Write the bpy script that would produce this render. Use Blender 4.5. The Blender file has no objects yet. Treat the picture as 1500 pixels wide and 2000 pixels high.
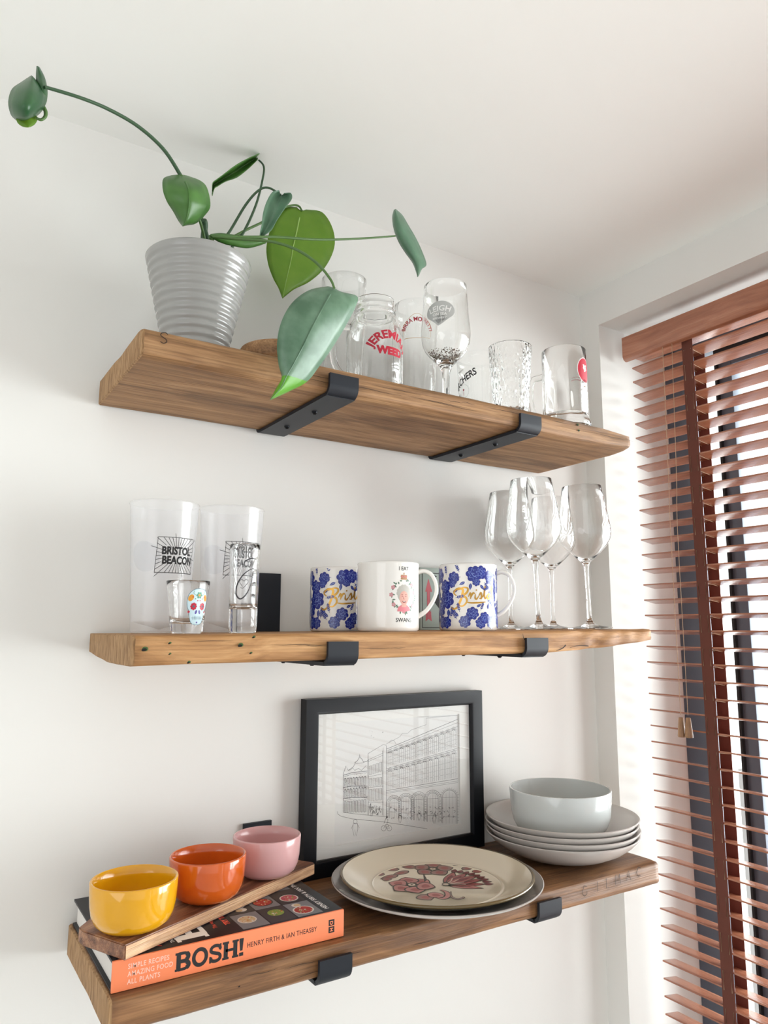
import bpy, bmesh, math, random
from math import pi, sin, cos, radians, sqrt, atan2
from mathutils import Vector, Matrix
random.seed(7)
SC = bpy.context.scene
COL = SC.collection

# ------------------------------------------------------------------ camera
CAM = Vector((-0.1268, -1.0137, 1.5045))
YAW, PITCH, ROLL, FPX = radians(32.4763), radians(9.0054), radians(0.1899), 1440.52
fwd = Vector((sin(YAW)*cos(PITCH), cos(YAW)*cos(PITCH), sin(PITCH)))
rt0 = Vector((cos(YAW), -sin(YAW), 0)); up0 = rt0.cross(fwd)
rt = rt0*cos(ROLL) + up0*sin(ROLL); up = -rt0*sin(ROLL) + up0*cos(ROLL)
cd = bpy.data.cameras.new('camera'); cam = bpy.data.objects.new('camera', cd); COL.objects.link(cam)
cd.sensor_fit = 'VERTICAL'; cd.sensor_height = 36.0; cd.sensor_width = 27.0; cd.lens = FPX/2000*36.0
cd.clip_start = 0.02; cd.clip_end = 200
cam.matrix_world = Matrix(((rt.x, up.x, -fwd.x, CAM.x), (rt.y, up.y, -fwd.y, CAM.y), (rt.z, up.z, -fwd.z, CAM.z), (0, 0, 0, 1)))
SC.camera = cam

# ------------------------------------------------------------------ world, lights, exposure
W = bpy.data.worlds.new('daylight'); SC.world = W; W.use_nodes = True
nt = W.node_tree; nt.nodes.clear()
o_ = nt.nodes.new('ShaderNodeOutputWorld'); b_ = nt.nodes.new('ShaderNodeBackground')
tc = nt.nodes.new('ShaderNodeTexCoord'); sx = nt.nodes.new('ShaderNodeSeparateXYZ'); cr = nt.nodes.new('ShaderNodeValToRGB')
mr = nt.nodes.new('ShaderNodeMapRange')
nt.links.new(tc.outputs['Generated'], sx.inputs[0]); nt.links.new(sx.outputs['X'], mr.inputs[0])
mr.inputs['From Min'].default_value = -1; mr.inputs['From Max'].default_value = 1
nt.links.new(mr.outputs[0], cr.inputs[0])
cr.color_ramp.elements[0].position = 0.1; cr.color_ramp.elements[0].color = (0.5, 0.5, 0.5, 1)
cr.color_ramp.elements[1].position = 1.0; cr.color_ramp.elements[1].color = (1.0, 1.0, 1.0, 1)
mx = nt.nodes.new('ShaderNodeMix'); mx.data_type = 'RGBA'; mx.blend_type = 'MULTIPLY'; mx.inputs[0].default_value = 1
nt.links.new(cr.outputs[0], mx.inputs[6]); mx.inputs[7].default_value = (0.97, 0.985, 1.0, 1)
nt.links.new(mx.outputs[2], b_.inputs[0]); b_.inputs[1].default_value = 1.6
nt.links.new(b_.outputs[0], o_.inputs[0])

def area(name, loc, look, sx_, sy_, power, col=(1, 1, 1)):
    l = bpy.data.lights.new(name, 'AREA'); l.shape = 'RECTANGLE'; l.size = sx_; l.size_y = sy_; l.energy = power; l.color = col
    o = bpy.data.objects.new(name, l); COL.objects.link(o); o.location = loc
    o.rotation_euler = (Vector(look) - Vector(loc)).to_track_quat('-Z', 'Z').to_euler(); return o
area('window_daylight', (2.6, -1.0, 1.5), (0.6, -0.75, 1.35), 1.9, 2.4, 232, (0.935, 1.0, 1.01))
area('left_fill_light', (-2.6, -2.0, 1.3), (0.4, 0, 1.6), 1.6, 2.0, 18, (0.97, 0.985, 1.0))  # added fill light from the unseen left side; no window is built there

SC.view_settings.view_transform = 'Standard'; SC.view_settings.look = 'None'
SC.view_settings.gamma = 1; SC.view_settings.use_curve_mapping = False
SC.view_settings.exposure = 0.0
SC.cycles.max_bounces = 24; SC.cycles.transmission_bounces = 24; SC.cycles.glossy_bounces = 8
SC.cycles.transparent_max_bounces = 32; SC.cycles.diffuse_bounces = 5
SC.cycles.sample_clamp_indirect = 0.0
SC.cycles.use_denoising = True

# ------------------------------------------------------------------ helpers
def lin(c):
    return tuple(((v/255)/12.92 if v/255 <= 0.04045 else ((v/255+0.055)/1.055)**2.4) for v in c) + (1,)

MATS = {}
def pmat(name, col, rough=0.5, metal=0.0, coat=0.0, sub=0.0, spec=0.5, bump=None, trans=0.0, ior=1.5):
    m = bpy.data.materials.new(name); m.use_nodes = True; p = m.node_tree.nodes['Principled BSDF']
    p.inputs['Base Color'].default_value = lin(col); p.inputs['Roughness'].default_value = rough
    p.inputs['Metallic'].default_value = metal; p.inputs['Coat Weight'].default_value = coat
    p.inputs['Specular IOR Level'].default_value = spec; p.inputs['Transmission Weight'].default_value = trans
    p.inputs['IOR'].default_value = ior
    if sub: p.inputs['Subsurface Weight'].default_value = sub; p.inputs['Subsurface Radius'].default_value = (.01, .006, .003)
    if bump:
        sc, st, ds = bump; n = m.node_tree.nodes.new('ShaderNodeTexNoise'); n.inputs['Scale'].default_value = sc; n.inputs['Detail'].default_value = 4
        t = m.node_tree.nodes.new('ShaderNodeTexCoord'); m.node_tree.links.new(t.outputs['Object'], n.inputs['Vector'])
        b = m.node_tree.nodes.new('ShaderNodeBump'); b.inputs['Strength'].default_value = st; b.inputs['Distance'].default_value = ds
        m.node_tree.links.new(n.outputs['Fac'], b.inputs['Height']); m.node_tree.links.new(b.outputs[0], p.inputs['Normal'])
    MATS[name] = m; return m

def wood(name, base, dark, light, axis=0, scale=1.0, rough=0.6, ring=(0.5, 7, 60), knots=True, streak=0.8, edgegrain=False):
    """grain stretched along one axis of the object's own coordinates"""
    m = bpy.data.materials.new(name); m.use_nodes = True; nt = m.node_tree; p = nt.nodes['Principled BSDF']; L = nt.links
    N = nt.nodes.new
    tc = N('ShaderNodeTexCoord'); mp = N('ShaderNodeMapping'); L.new(tc.outputs['Object'], mp.inputs[0])
    s = [ring[2]*scale]*3; s[axis] = ring[0]*scale*3
    mp.inputs['Scale'].default_value = s
    # slow warp
    w = N('ShaderNodeTexNoise'); w.inputs['Scale'].default_value = 6*scale; w.inputs['Detail'].default_value = 2; L.new(tc.outputs['Object'], w.inputs['Vector'])
    wm = N('ShaderNodeVectorMath'); wm.operation = 'SCALE'; L.new(w.outputs['Color'], wm.inputs[0]); wm.inputs['Scale'].default_value = 2.2
    ad = N('ShaderNodeVectorMath'); ad.operation = 'ADD'; L.new(mp.outputs[0], ad.inputs[0]); L.new(wm.outputs[0], ad.inputs[1])
    n1 = N('ShaderNodeTexNoise'); n1.inputs['Scale'].default_value = 1.0; n1.inputs['Detail'].default_value = 6; n1.inputs['Roughness'].default_value = .6; L.new(ad.outputs[0], n1.inputs['Vector'])
    mp2 = N('ShaderNodeMapping'); s2 = [ring[2]*scale*9]*3; s2[axis] = 7*scale; mp2.inputs['Scale'].default_value = s2; L.new(tc.outputs['Object'], mp2.inputs[0])
    n2 = N('ShaderNodeTexNoise'); n2.inputs['Scale'].default_value = 1; n2.inputs['Detail'].default_value = 3; L.new(mp2.outputs[0], n2.inputs['Vector'])
    r1 = N('ShaderNodeValToRGB'); e = r1.color_ramp.elements
    e[0].position = .34; e[0].color = lin(dark); e[1].position = .66; e[1].color = lin(light)
    k = e.new(.5); k.color = lin(base)
    L.new(n1.outputs['Fac'], r1.inputs[0])
    r2 = N('ShaderNodeValToRGB'); r2.color_ramp.elements[0].position = .3; r2.color_ramp.elements[0].color = (.55, .5, .45, 1); r2.color_ramp.elements[1].position = .6; r2.color_ramp.elements[1].color = (1, 1, 1, 1)
    L.new(n2.outputs['Fac'], r2.inputs[0])
    mu = N('ShaderNodeMix'); mu.data_type = 'RGBA'; mu.blend_type = 'MULTIPLY'; mu.inputs[0].default_value = streak
    L.new(r1.outputs[0], mu.inputs[6]); L.new(r2.outputs[0], mu.inputs[7])
    out = mu.outputs[2]
    if knots:
        v = N('ShaderNodeTexNoise'); v.inputs['Scale'].default_value = 1; v.inputs['Detail'].default_value = 2
        mp3 = N('ShaderNodeMapping'); s3 = [22.]*3; s3[axis] = 6; mp3.inputs['Scale'].default_value = s3; L.new(tc.outputs['Object'], mp3.inputs[0]); L.new(mp3.outputs[0], v.inputs['Vector'])
        r3 = N('ShaderNodeValToRGB'); r3.color_ramp.elements[0].position = .24; r3.color_ramp.elements[0].color = (.55, .48, .42, 1); r3.color_ramp.elements[1].position = .42; r3.color_ramp.elements[1].color = (1, 1, 1, 1)
        L.new(v.outputs['Fac'], r3.inputs[0])
        m2 = N('ShaderNodeMix'); m2.data_type = 'RGBA'; m2.blend_type = 'MULTIPLY'; m2.inputs[0].default_value = .9; L.new(out, m2.inputs[6]); L.new(r3.outputs[0], m2.inputs[7]); out = m2.outputs[2]
    L.new(out, p.inputs['Base Color']); p.inputs['Roughness'].default_value = rough
    b = N('ShaderNodeBump'); b.inputs['Strength'].default_value = .5; b.inputs['Distance'].default_value = .0012
    mh = N('ShaderNodeMath'); mh.operation = 'ADD'; L.new(n1.outputs['Fac'], mh.inputs[0]); L.new(n2.outputs['Fac'], mh.inputs[1]); L.new(mh.outputs[0], b.inputs['Height']); L.new(b.outputs[0], p.inputs['Normal'])
    MATS[name] = m; return m

def link(name, me, mats=(), parent=None):
    o = bpy.data.objects.new(name, me); COL.objects.link(o)
    for m in (mats if isinstance(mats, (list, tuple)) else [mats]): me.materials.append(m)
    if parent: o.parent = parent
    return o
def smooth(me, ang=40):
    for p in me.polygons: p.use_smooth = True
    try: me.set_sharp_from_angle(angle=radians(ang))
    except Exception: pass
def from_bm(name, bm, mats, parent=None, ang=40, sm=True):
    bmesh.ops.recalc_face_normals(bm, faces=bm.faces)
    me = bpy.data.meshes.new(name); bm.to_mesh(me); bm.free()
    if sm: smooth(me, ang)
    return link(name, me, mats, parent)
def tag(o, label, cat, group=None):
    o['label'] = label; o['category'] = cat
    if group: o['group'] = group
    return o
def thing(name, loc, label, cat, group=None, rot=(0, 0, 0)):
    o = bpy.data.objects.new(name, None); COL.objects.link(o); o.empty_display_size = .03
    o.location = loc; o.rotation_euler = rot; return tag(o, label, cat, group)
def copy_tree(o, parent=None):
    c = o.copy(); COL.objects.link(c)
    if parent: c.parent = parent
    for ch in list(o.children): copy_tree(ch, c)
    return c

def box(bm, a, b, bev=0.0):
    r = bmesh.ops.create_cube(bm, size=1); vs = r['verts']
    for v in vs:
        v.co = Vector([a[i] + (v.co[i]+.5)*(b[i]-a[i]) for i in range(3)])
    if bev:
        es = list({e for v in vs for e in v.link_edges})
        bmesh.ops.bevel(bm, geom=es, offset=bev, segments=2, affect='EDGES', profile=.7)
    return vs
def boxes(name, lst, mat, parent=None, bev=0.0):
    bm = bmesh.new()
    for a, b in lst: box(bm, a, b, bev)
    return from_bm(name, bm, mat, parent, 35)
def lathe(name, prof, mat, parent=None, seg=96, ang=50, fr=None):
    """prof: (r,z) list; r=0 ends close on the axis. fr(r,z,theta) may alter the radius"""
    bm = bmesh.new(); rings = []
    for r, z in prof:
        if r <= 1e-6: rings.append([bm.verts.new((0, 0, z))])
        else:
            rings.append([bm.verts.new(((fr(r, z, 2*pi*i/seg) if fr else r)*cos(2*pi*i/seg), (fr(r, z, 2*pi*i/seg) if fr else r)*sin(2*pi*i/seg), z)) for i in range(seg)])
    for A, B in zip(rings, rings[1:]):
        for i in range(seg):
            j = (i+1) % seg
            if len(A) == 1 and len(B) == 1: break
            if len(A) == 1: bm.faces.new((A[0], B[i], B[j]))
            elif len(B) == 1: bm.faces.new((A[i], A[j], B[0]))
            else: bm.faces.new((A[i], A[j], B[j], B[i]))
    return from_bm(name, bm, mat, parent, ang)
def spline(pts, n=8):
    """catmull-rom through points"""
    P = [Vector(p) for p in pts]; P = [P[0]*2-P[1]] + P + [P[-1]*2-P[-2]]; out = []
    for i in range(1, len(P)-2):
        for k in range(n):
            t = k/n; a, b, c, d = P[i-1], P[i], P[i+1], P[i+2]
            out.append(.5*((2*b)+(c-a)*t+(2*a-5*b+4*c-d)*t*t+(3*b-a-3*c+d)*t**3))
    out.append(P[-2].copy()); return out
def tube(bm, pts, rad, seg=10, flat=1.0, upv=None):
    """tube along pts; rad is a number or f(t); flat squashes along the frame's second axis"""
    P = [Vector(p) for p in pts]; n = len(P); prev = None; rings = []
    for i, p in enumerate(P):
        t = (P[min(i+1, n-1)]-P[max(i-1, 0)]).normalized()
        if prev is None:
            a = Vector(upv) if upv else (Vector((0, 0, 1)) if abs(t.z) < .9 else Vector((1, 0, 0)))
        else: a = prev
        a = (a - t*a.dot(t)).normalized(); prev = a; b = t.cross(a)
        r = rad(i/(n-1)) if callable(rad) else rad
        rings.append([bm.verts.new(p + a*r*cos(2*pi*k/seg) + b*r*flat*sin(2*pi*k/seg)) for k in range(seg)])
    for A, B in zip(rings, rings[1:]):
        for k in range(seg): bm.faces.new((A[k], A[(k+1) % seg], B[(k+1) % seg], B[k]))
    bm.faces.new(rings[0][::-1]); bm.faces.new(rings[-1])
def tube_obj(name, pts, rad, mat, parent=None, seg=10, flat=1.0, n=8, upv=None):
    bm = bmesh.new(); tube(bm, spline(pts, n) if n else pts, rad, seg, flat, upv); return from_bm(name, bm, mat, parent, 60)

# ---- flat artwork that is then laid on a surface
class Ink:
    def __init__(s): s.items = []
    def poly(s, pts, mi=0, fan=True):
        c = (sum(p[0] for p in pts)/len(pts), sum(p[1] for p in pts)/len(pts)); n = len(pts)
        if fan: s.items.append(([c]+list(pts), [(0, i+1, (i+1) % n+1) for i in range(n)], mi))
        else: s.items.append((list(pts), [tuple(range(n))], mi))
    def disc(s, x, y, r, mi=0, ry=None, n=14, rot=0):
        ry = ry or r; s.poly([(x+r*cos(a)*cos(rot)-ry*sin(a)*sin(rot), y+r*cos(a)*sin(rot)+ry*sin(a)*cos(rot)) for a in [2*pi*i/n for i in range(n)]], mi)
    def rect(s, x0, y0, x1, y1, mi=0): s.items.append(([(x0, y0), (x1, y0), (x1, y1), (x0, y1)], [(0, 1, 2, 3)], mi))
    def line(s, pts, w, mi=0, closed=False, taper=None):
        P = [Vector((p[0], p[1])) for p in pts]
        if closed: P.append(P[0].copy())
        n = len(P)
        if n < 2: return
        vs = []
        for i in range(n):
            a = P[i-1] if i > 0 else (P[-2] if closed else P[0]); b = P[i+1] if i < n-1 else (P[1] if closed else P[-1])
            d = b-a
            if d.length < 1e-9: d = Vector((1, 0))
            d.normalize(); nn = Vector((-d.y, d.x)); k = 1.0
            if 0 < i < n-1:
                d1 = (P[i]-P[i-1]); 
                if d1.length > 1e-9:
                    d1.normalize(); cc = abs(d1.dot(d)); k = 1/max(cc, .6)
            ww = w/2*(taper(i/(n-1)) if taper else 1)*k
            vs += [(P[i]+nn*ww)[:], (P[i]-nn*ww)[:]]
        s.items.append((vs, [(2*i, 2*i+1, 2*i+3, 2*i+2) for i in range(n-1)], mi))
    def curve(s, pts, w, mi=0, n=8, taper=None, closed=False):
        q = [p[:2] for p in spline([(p[0], p[1], 0) for p in (list(pts)+[pts[0]] if closed else pts)], n)]; s.line(q, w, mi, taper=taper)
    def text(s, body, x, y, size, mi=0, bold=0.0, align='LEFT', sx=1.0, shear=0, rot=0, arc=None, spacing=1.0):
        cu = bpy.data.curves.new('t', 'FONT'); cu.body = body; cu.size = size; cu.offset = bold; cu.align_x = align; cu.shear = shear
        cu.space_character = spacing; cu.resolution_u = 3
        ob = bpy.data.objects.new('t', cu); COL.objects.link(ob); dg = bpy.context.evaluated_depsgraph_get()
        me = bpy.data.meshes.new_from_object(ob.evaluated_get(dg)); vs = [(v.co.x*sx, v.co.y) for v in me.vertices]; fs = [tuple(p.vertices) for p in me.polygons]
        bpy.data.objects.remove(ob); bpy.data.curves.remove(cu); bpy.data.meshes.remove(me)
        if arc:  # text wrapped round a circle of radius arc whose top is at (x,y)
            o = []
            for a, b in vs:
                R = abs(arc)+(b if arc > 0 else -b); th = a/abs(arc)
                o.append((x+R*sin(th), (y-arc)+R*cos(th) if arc > 0 else (y-arc)-R*cos(th)))
            vs = o
        else:
            vs = [(x+a*cos(rot)-b*sin(rot), y+a*sin(rot)+b*cos(rot)) for a, b in vs]
        s.items.append((vs, fs, mi))
    def build(s, name, mapf, mats, parent=None, cut=0.0025, step=0.00003, base=0.00012, clipx=None):
        BM = bmesh.new()
        lay = []
        for k, (vs, fs, mi) in enumerate(s.items):
            bb = (min(v[0] for v in vs), min(v[1] for v in vs), max(v[0] for v in vs), max(v[1] for v in vs)) if vs else (9, 9, 9, 9)
            ly = 0
            for b2, m2, l2 in lay:
                if bb[0] < b2[2] and b2[0] < bb[2] and bb[1] < b2[3] and b2[1] < bb[3]: ly = max(ly, l2 if m2 == mi else l2+1)
            lay.append((bb, mi, ly))
            bm = bmesh.new(); V = [bm.verts.new((a, b, 0)) for a, b in vs]
            for f in fs:
                try: bm.faces.new([V[i] for i in f])
                except ValueError: pass
            if cut:
                xs = [v.co.x for v in bm.verts]; a, b = min(xs), max(xs); c = math.ceil(a/cut)*cut
                while c < b:
                    bmesh.ops.bisect_plane(bm, geom=bm.verts[:]+bm.edges[:]+bm.faces[:], plane_co=(c, 0, 0), plane_no=(1, 0, 0), dist=1e-6); c += cut
            off = base+step*ly+(k % 6)*.000004; mp = {}
            for v in bm.verts: mp[v] = BM.verts.new(mapf(v.co.x, v.co.y, off))
            for f in bm.faces:
                try: nf = BM.faces.new([mp[v] for v in f.verts]); nf.material_index = mi
                except ValueError: pass
            bm.free()
        me = bpy.data.meshes.new(name); BM.to_mesh(me); BM.free()
        return link(name, me, mats, parent)
def on_cyl(rf, phi, z0=0):
    """u runs round the outside (to the viewer's right), v up"""
    return lambda u, v, o: ((rf(z0+v)+o)*cos(phi+u/rf(z0+v)), (rf(z0+v)+o)*sin(phi+u/rf(z0+v)), z0+v)
def facing(x, y): return atan2(CAM.y-y, CAM.x-x)
def rprof(prof):
    """outer radius by height from a lathe profile's outer wall"""
    def f(z):
        for (r0, z0), (r1, z1) in zip(prof, prof[1:]):
            if z0 <= z <= z1: return r0+(r1-r0)*((z-z0)/(z1-z0) if z1 > z0 else 0)
        return prof[-1][0]
    return f
def flat_y(x0, z0, y): return lambda u, v, o: (x0+u, y-o, z0+v)

# ------------------------------------------------------------------ materials
paint = pmat('white_wall_paint', (231, 230, 226), .75, bump=(160, .12, .0006))
ceilp = pmat('white_ceiling_paint', (247, 248, 245), .85)
floorm = wood('pale_floor', (214, 212, 208), (202, 200, 195), (224, 222, 218), 1, .5, .5, knots=False)
pine_warm = wood('reclaimed_pine_amber', (180, 133, 84), (142, 100, 60), (208, 163, 112), 0, 1.0, .62, streak=.55)
pine_top = wood('reclaimed_pine_brown', (158, 118, 78), (122, 88, 54), (184, 144, 102), 0, 1.0, .6)
pine_low = wood('reclaimed_pine_oiled', (140, 100, 64), (104, 70, 44), (166, 122, 82), 0, 1.0, .45)
endg = wood('end_grain_pine', (176, 138, 96), (140, 104, 66), (198, 160, 116), 2, 4.0, .75, ring=(3, 7, 60), knots=False)
acacia = wood('acacia_board_wood', (150, 104, 78), (96, 62, 46), (196, 150, 112), 0, 1.3, .4, knots=False)
acacia_edge = wood('acacia_board_edge', (214, 170, 126), (170, 124, 84), (228, 190, 148), 0, 1.6, .4, knots=False)
blindw = wood('walnut_stained_slat', (172, 111, 83), (146, 90, 66), (190, 130, 101), 1, 1.0, .25, knots=False, streak=.35); blindw.node_tree.nodes['Principled BSDF'].inputs['Coat Weight'].default_value = .6; blindw.node_tree.nodes['Principled BSDF'].inputs['Coat Roughness'].default_value = .22
tapem = pmat('brown_ladder_tape', (112, 66, 54), .9, bump=(500, .3, .0005))
_t = tapem.node_tree; _tr = _t.nodes.new('ShaderNodeBsdfTranslucent'); _tr.inputs[0].default_value = lin((150, 66, 46)); _mx = _t.nodes.new('ShaderNodeMixShader'); _mx.inputs[0].default_value = .22
_t.links.new(_t.nodes['Principled BSDF'].outputs[0], _mx.inputs[1]); _t.links.new(_tr.outputs[0], _mx.inputs[2]); _t.links.new(_mx.outputs[0], _t.nodes['Material Output'].inputs[0])
cordm = pmat('beige_cord', (178, 146, 118), .8)
tasselm = wood('tassel_wood', (150, 112, 80), (120, 84, 58), (176, 136, 100), 2, 1.0, .45, knots=False)
steel = pmat('black_powder_coated_steel', (26, 31, 39), .48, spec=.35)
screwm = pmat('black_screw', (24, 26, 30), .3, .8)
darkm = pmat('dark_engraving', (52, 36, 24), .8)
blackhole = pmat('nail_hole', (16, 13, 11), .9)
greenm = pmat('green_copper_stain', (70, 92, 48), .9)
alum = pmat('anthracite_window_frame', (84, 94, 108), .45, .1)
gasket = pmat('black_gasket', (22, 24, 27), .6)
potm = pmat('grey_ribbed_ceramic', (156, 156, 153), .22, coat=.3)
soil = pmat('potting_soil', (52, 40, 32), .95, bump=(300, 1, .003))
white_cer = pmat('white_china', (240, 238, 233), .12, coat=.4)
pale_cer = pmat('pale_blue_grey_china', (206, 212, 211), .12, coat=.5)
grey_cer = pmat('warm_grey_stoneware', (192, 187, 182), .25, coat=.25)
greyd_cer = pmat('grey_glazed_stoneware', (150, 146, 143), .16, coat=.5)
cream = pmat('cream_speckled_glaze', (226, 217, 194), .16, coat=.5, bump=(900, .05, .0003))
creamrim = pmat('olive_brown_rim_glaze', (104, 88, 56), .25, coat=.4)
yel = pmat('yellow_glaze', (226, 164, 18), .13, coat=.5)
ora = pmat('orange_glaze', (206, 92, 26), .14, coat=.5)
pnk = pmat('pink_glaze', (216, 168, 168), .2, coat=.4)
blackframe = pmat('black_painted_frame', (12, 15, 21), .42, spec=.3)
matboard = pmat('white_mount_board', (232, 232, 228), .85)
paper = pmat('drawing_paper', (226, 227, 225), .85)
inkk = pmat('black_ink', (30, 30, 32), .7)
inkgrey = pmat('grey_pen_ink', (66, 66, 70), .8)
inkblue = pmat('cobalt_transfer', (18, 36, 138), .2, coat=.4)
inkblue2 = pmat('pale_cobalt_transfer', (124, 148, 216), .2, coat=.4)
gold = pmat('gold_lustre', (196, 150, 70), .28, .75)
red = pmat('red_print', (182, 22, 50), .45)
greyprint = pmat('grey_frosted_print', (186, 188, 186), .6)
whitep = pmat('white_print', (240, 240, 238), .5)
orangespine = pmat('orange_book_cloth', (246, 138, 92), .5)
blackcover = pmat('black_book_cover', (20, 23, 30), .42, spec=.35)
pages = pmat('book_pages', (226, 222, 216), .8)

def glass_mat(name, col=(1, 1, 1), rough=0.0, ior=1.45, bump=None):
    m = bpy.data.materials.new(name); m.use_nodes = True; nt = m.node_tree; nt.nodes.clear()
    o = nt.nodes.new('ShaderNodeOutputMaterial'); g = nt.nodes.new('ShaderNodeBsdfGlass'); g.inputs['Color'].default_value = (*col, 1)
    g.inputs['Roughness'].default_value = rough; g.inputs['IOR'].default_value = ior; nt.links.new(g.outputs[0], o.inputs[0])
    if bump:
        v = nt.nodes.new('ShaderNodeTexVoronoi'); v.inputs['Scale'].default_value = bump[0]; t = nt.nodes.new('ShaderNodeTexCoord'); v.feature = 'SMOOTH_F1'
        mp = nt.nodes.new('ShaderNodeMapping'); mp.inputs['Scale'].default_value = (1, 1, .55); nt.links.new(t.outputs['Object'], mp.inputs[0]); nt.links.new(mp.outputs[0], v.inputs['Vector'])
        b = nt.nodes.new('ShaderNodeBump'); b.inputs['Strength'].default_value = bump[1]; b.inputs['Distance'].default_value = bump[2]
        nt.links.new(v.outputs['Distance'], b.inputs['Height']); nt.links.new(b.outputs[0], g.inputs['Normal'])
    return m
glass = glass_mat('clear_glass', (.996, .998, .997))
hammered = glass_mat('hammered_glass', (.996, .998, .997), bump=(210, .9, .0022))
def thin_mat(name, col, alpha, rough, gloss=.08):
    """thin translucent sheet: part see-through, part milky"""
    m = bpy.data.materials.new(name); m.use_nodes = True; nt = m.node_tree; nt.nodes.clear(); N = nt.nodes.new; L = nt.links
    o = N('ShaderNodeOutputMaterial'); t = N('ShaderNodeBsdfTransparent'); d = N('ShaderNodeBsdfDiffuse'); tr = N('ShaderNodeBsdfTranslucent'); g = N('ShaderNodeBsdfGlossy')
    d.inputs[0].default_value = lin(col); tr.inputs[0].default_value = lin(col); g.inputs['Roughness'].default_value = rough
    a = N('ShaderNodeMixShader'); a.inputs[0].default_value = .5; L.new(d.outputs[0], a.inputs[1]); L.new(tr.outputs[0], a.inputs[2])
    b = N('ShaderNodeMixShader'); b.inputs[0].default_value = alpha; L.new(t.outputs[0], b.inputs[1]); L.new(a.outputs[0], b.inputs[2])
    lw_ = N('ShaderNodeLayerWeight'); pw = N('ShaderNodeMath'); pw.operation = 'POWER'; L.new(lw_.outputs['Facing'], pw.inputs[0]); pw.inputs[1].default_value = 4.0
    f = N('ShaderNodeMath'); f.operation = 'MULTIPLY_ADD'; L.new(pw.outputs[0], f.inputs[0]); f.inputs[1].default_value = .5; f.inputs[2].default_value = .04
    c = N('ShaderNodeMixShader'); L.new(f.outputs[0], c.inputs[0]); L.new(b.outputs[0], c.inputs[1]); L.new(g.outputs[0], c.inputs[2]); L.new(c.outputs[0], o.inputs[0])
    return m
frost = thin_mat('frosted_plastic', (252, 253, 255), .25, .2)
pane_m = thin_mat('window_pane_glass', (255, 255, 255), 0.0, 0.0)
leaf_m = {}
def leaf_mat(name, top, back, rough=.35, trans=.25, sheen=0.0):
    m = bpy.data.materials.new(name); m.use_nodes = True; nt = m.node_tree; N = nt.nodes.new; L = nt.links; p = nt.nodes['Principled BSDF']; o = nt.nodes['Material Output']
    n = N('ShaderNodeTexNoise'); n.inputs['Scale'].default_value = 45; n.inputs['Detail'].default_value = 3; t = N('ShaderNodeTexCoord'); L.new(t.outputs['Object'], n.inputs['Vector'])
    r = N('ShaderNodeValToRGB'); r.color_ramp.elements[0].position = .35; r.color_ramp.elements[1].position = .7
    r.color_ramp.elements[0].color = lin(top); r.color_ramp.elements[1].color = lin(back); L.new(n.outputs['Fac'], r.inputs[0]); L.new(r.outputs[0], p.inputs['Base Color'])
    p.inputs['Roughness'].default_value = rough; p.inputs['Coat Weight'].default_value = .1 + sheen*.4; p.inputs['Coat Roughness'].default_value = .45
    tr = N('ShaderNodeBsdfTranslucent'); tr.inputs[0].default_value = lin((140, 185, 40)); mx = N('ShaderNodeMixShader'); mx.inputs[0].default_value = trans
    L.new(p.outputs[0], mx.inputs[1]); L.new(tr.outputs[0], mx.inputs[2]); L.new(mx.outputs[0], o.inputs[0]); return m
leafdark = leaf_mat('deep_green_leaf', (38, 84, 50), (52, 100, 54), .35, .12)
leafmid = leaf_mat('mid_green_leaf', (62, 108, 44), (80, 128, 56), .38, .15)
leafgrey = leaf_mat('grey_green_leaf', (84, 122, 96), (98, 138, 110), .4, .06, .3)
leafsheen = leaf_mat('silvery_green_leaf', (68, 106, 78), (104, 138, 112), .42, .06, .5)
leaflime = leaf_mat('lime_green_leaf', (104, 146, 36), (120, 158, 48), .45, .35)
stemm = pmat('green_stem', (78, 112, 56), .5); stemd = pmat('dark_green_stem', (54, 84, 56), .5)
tipm = pmat('bright_green_leaf_tip', (84, 150, 30), .4)
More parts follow.
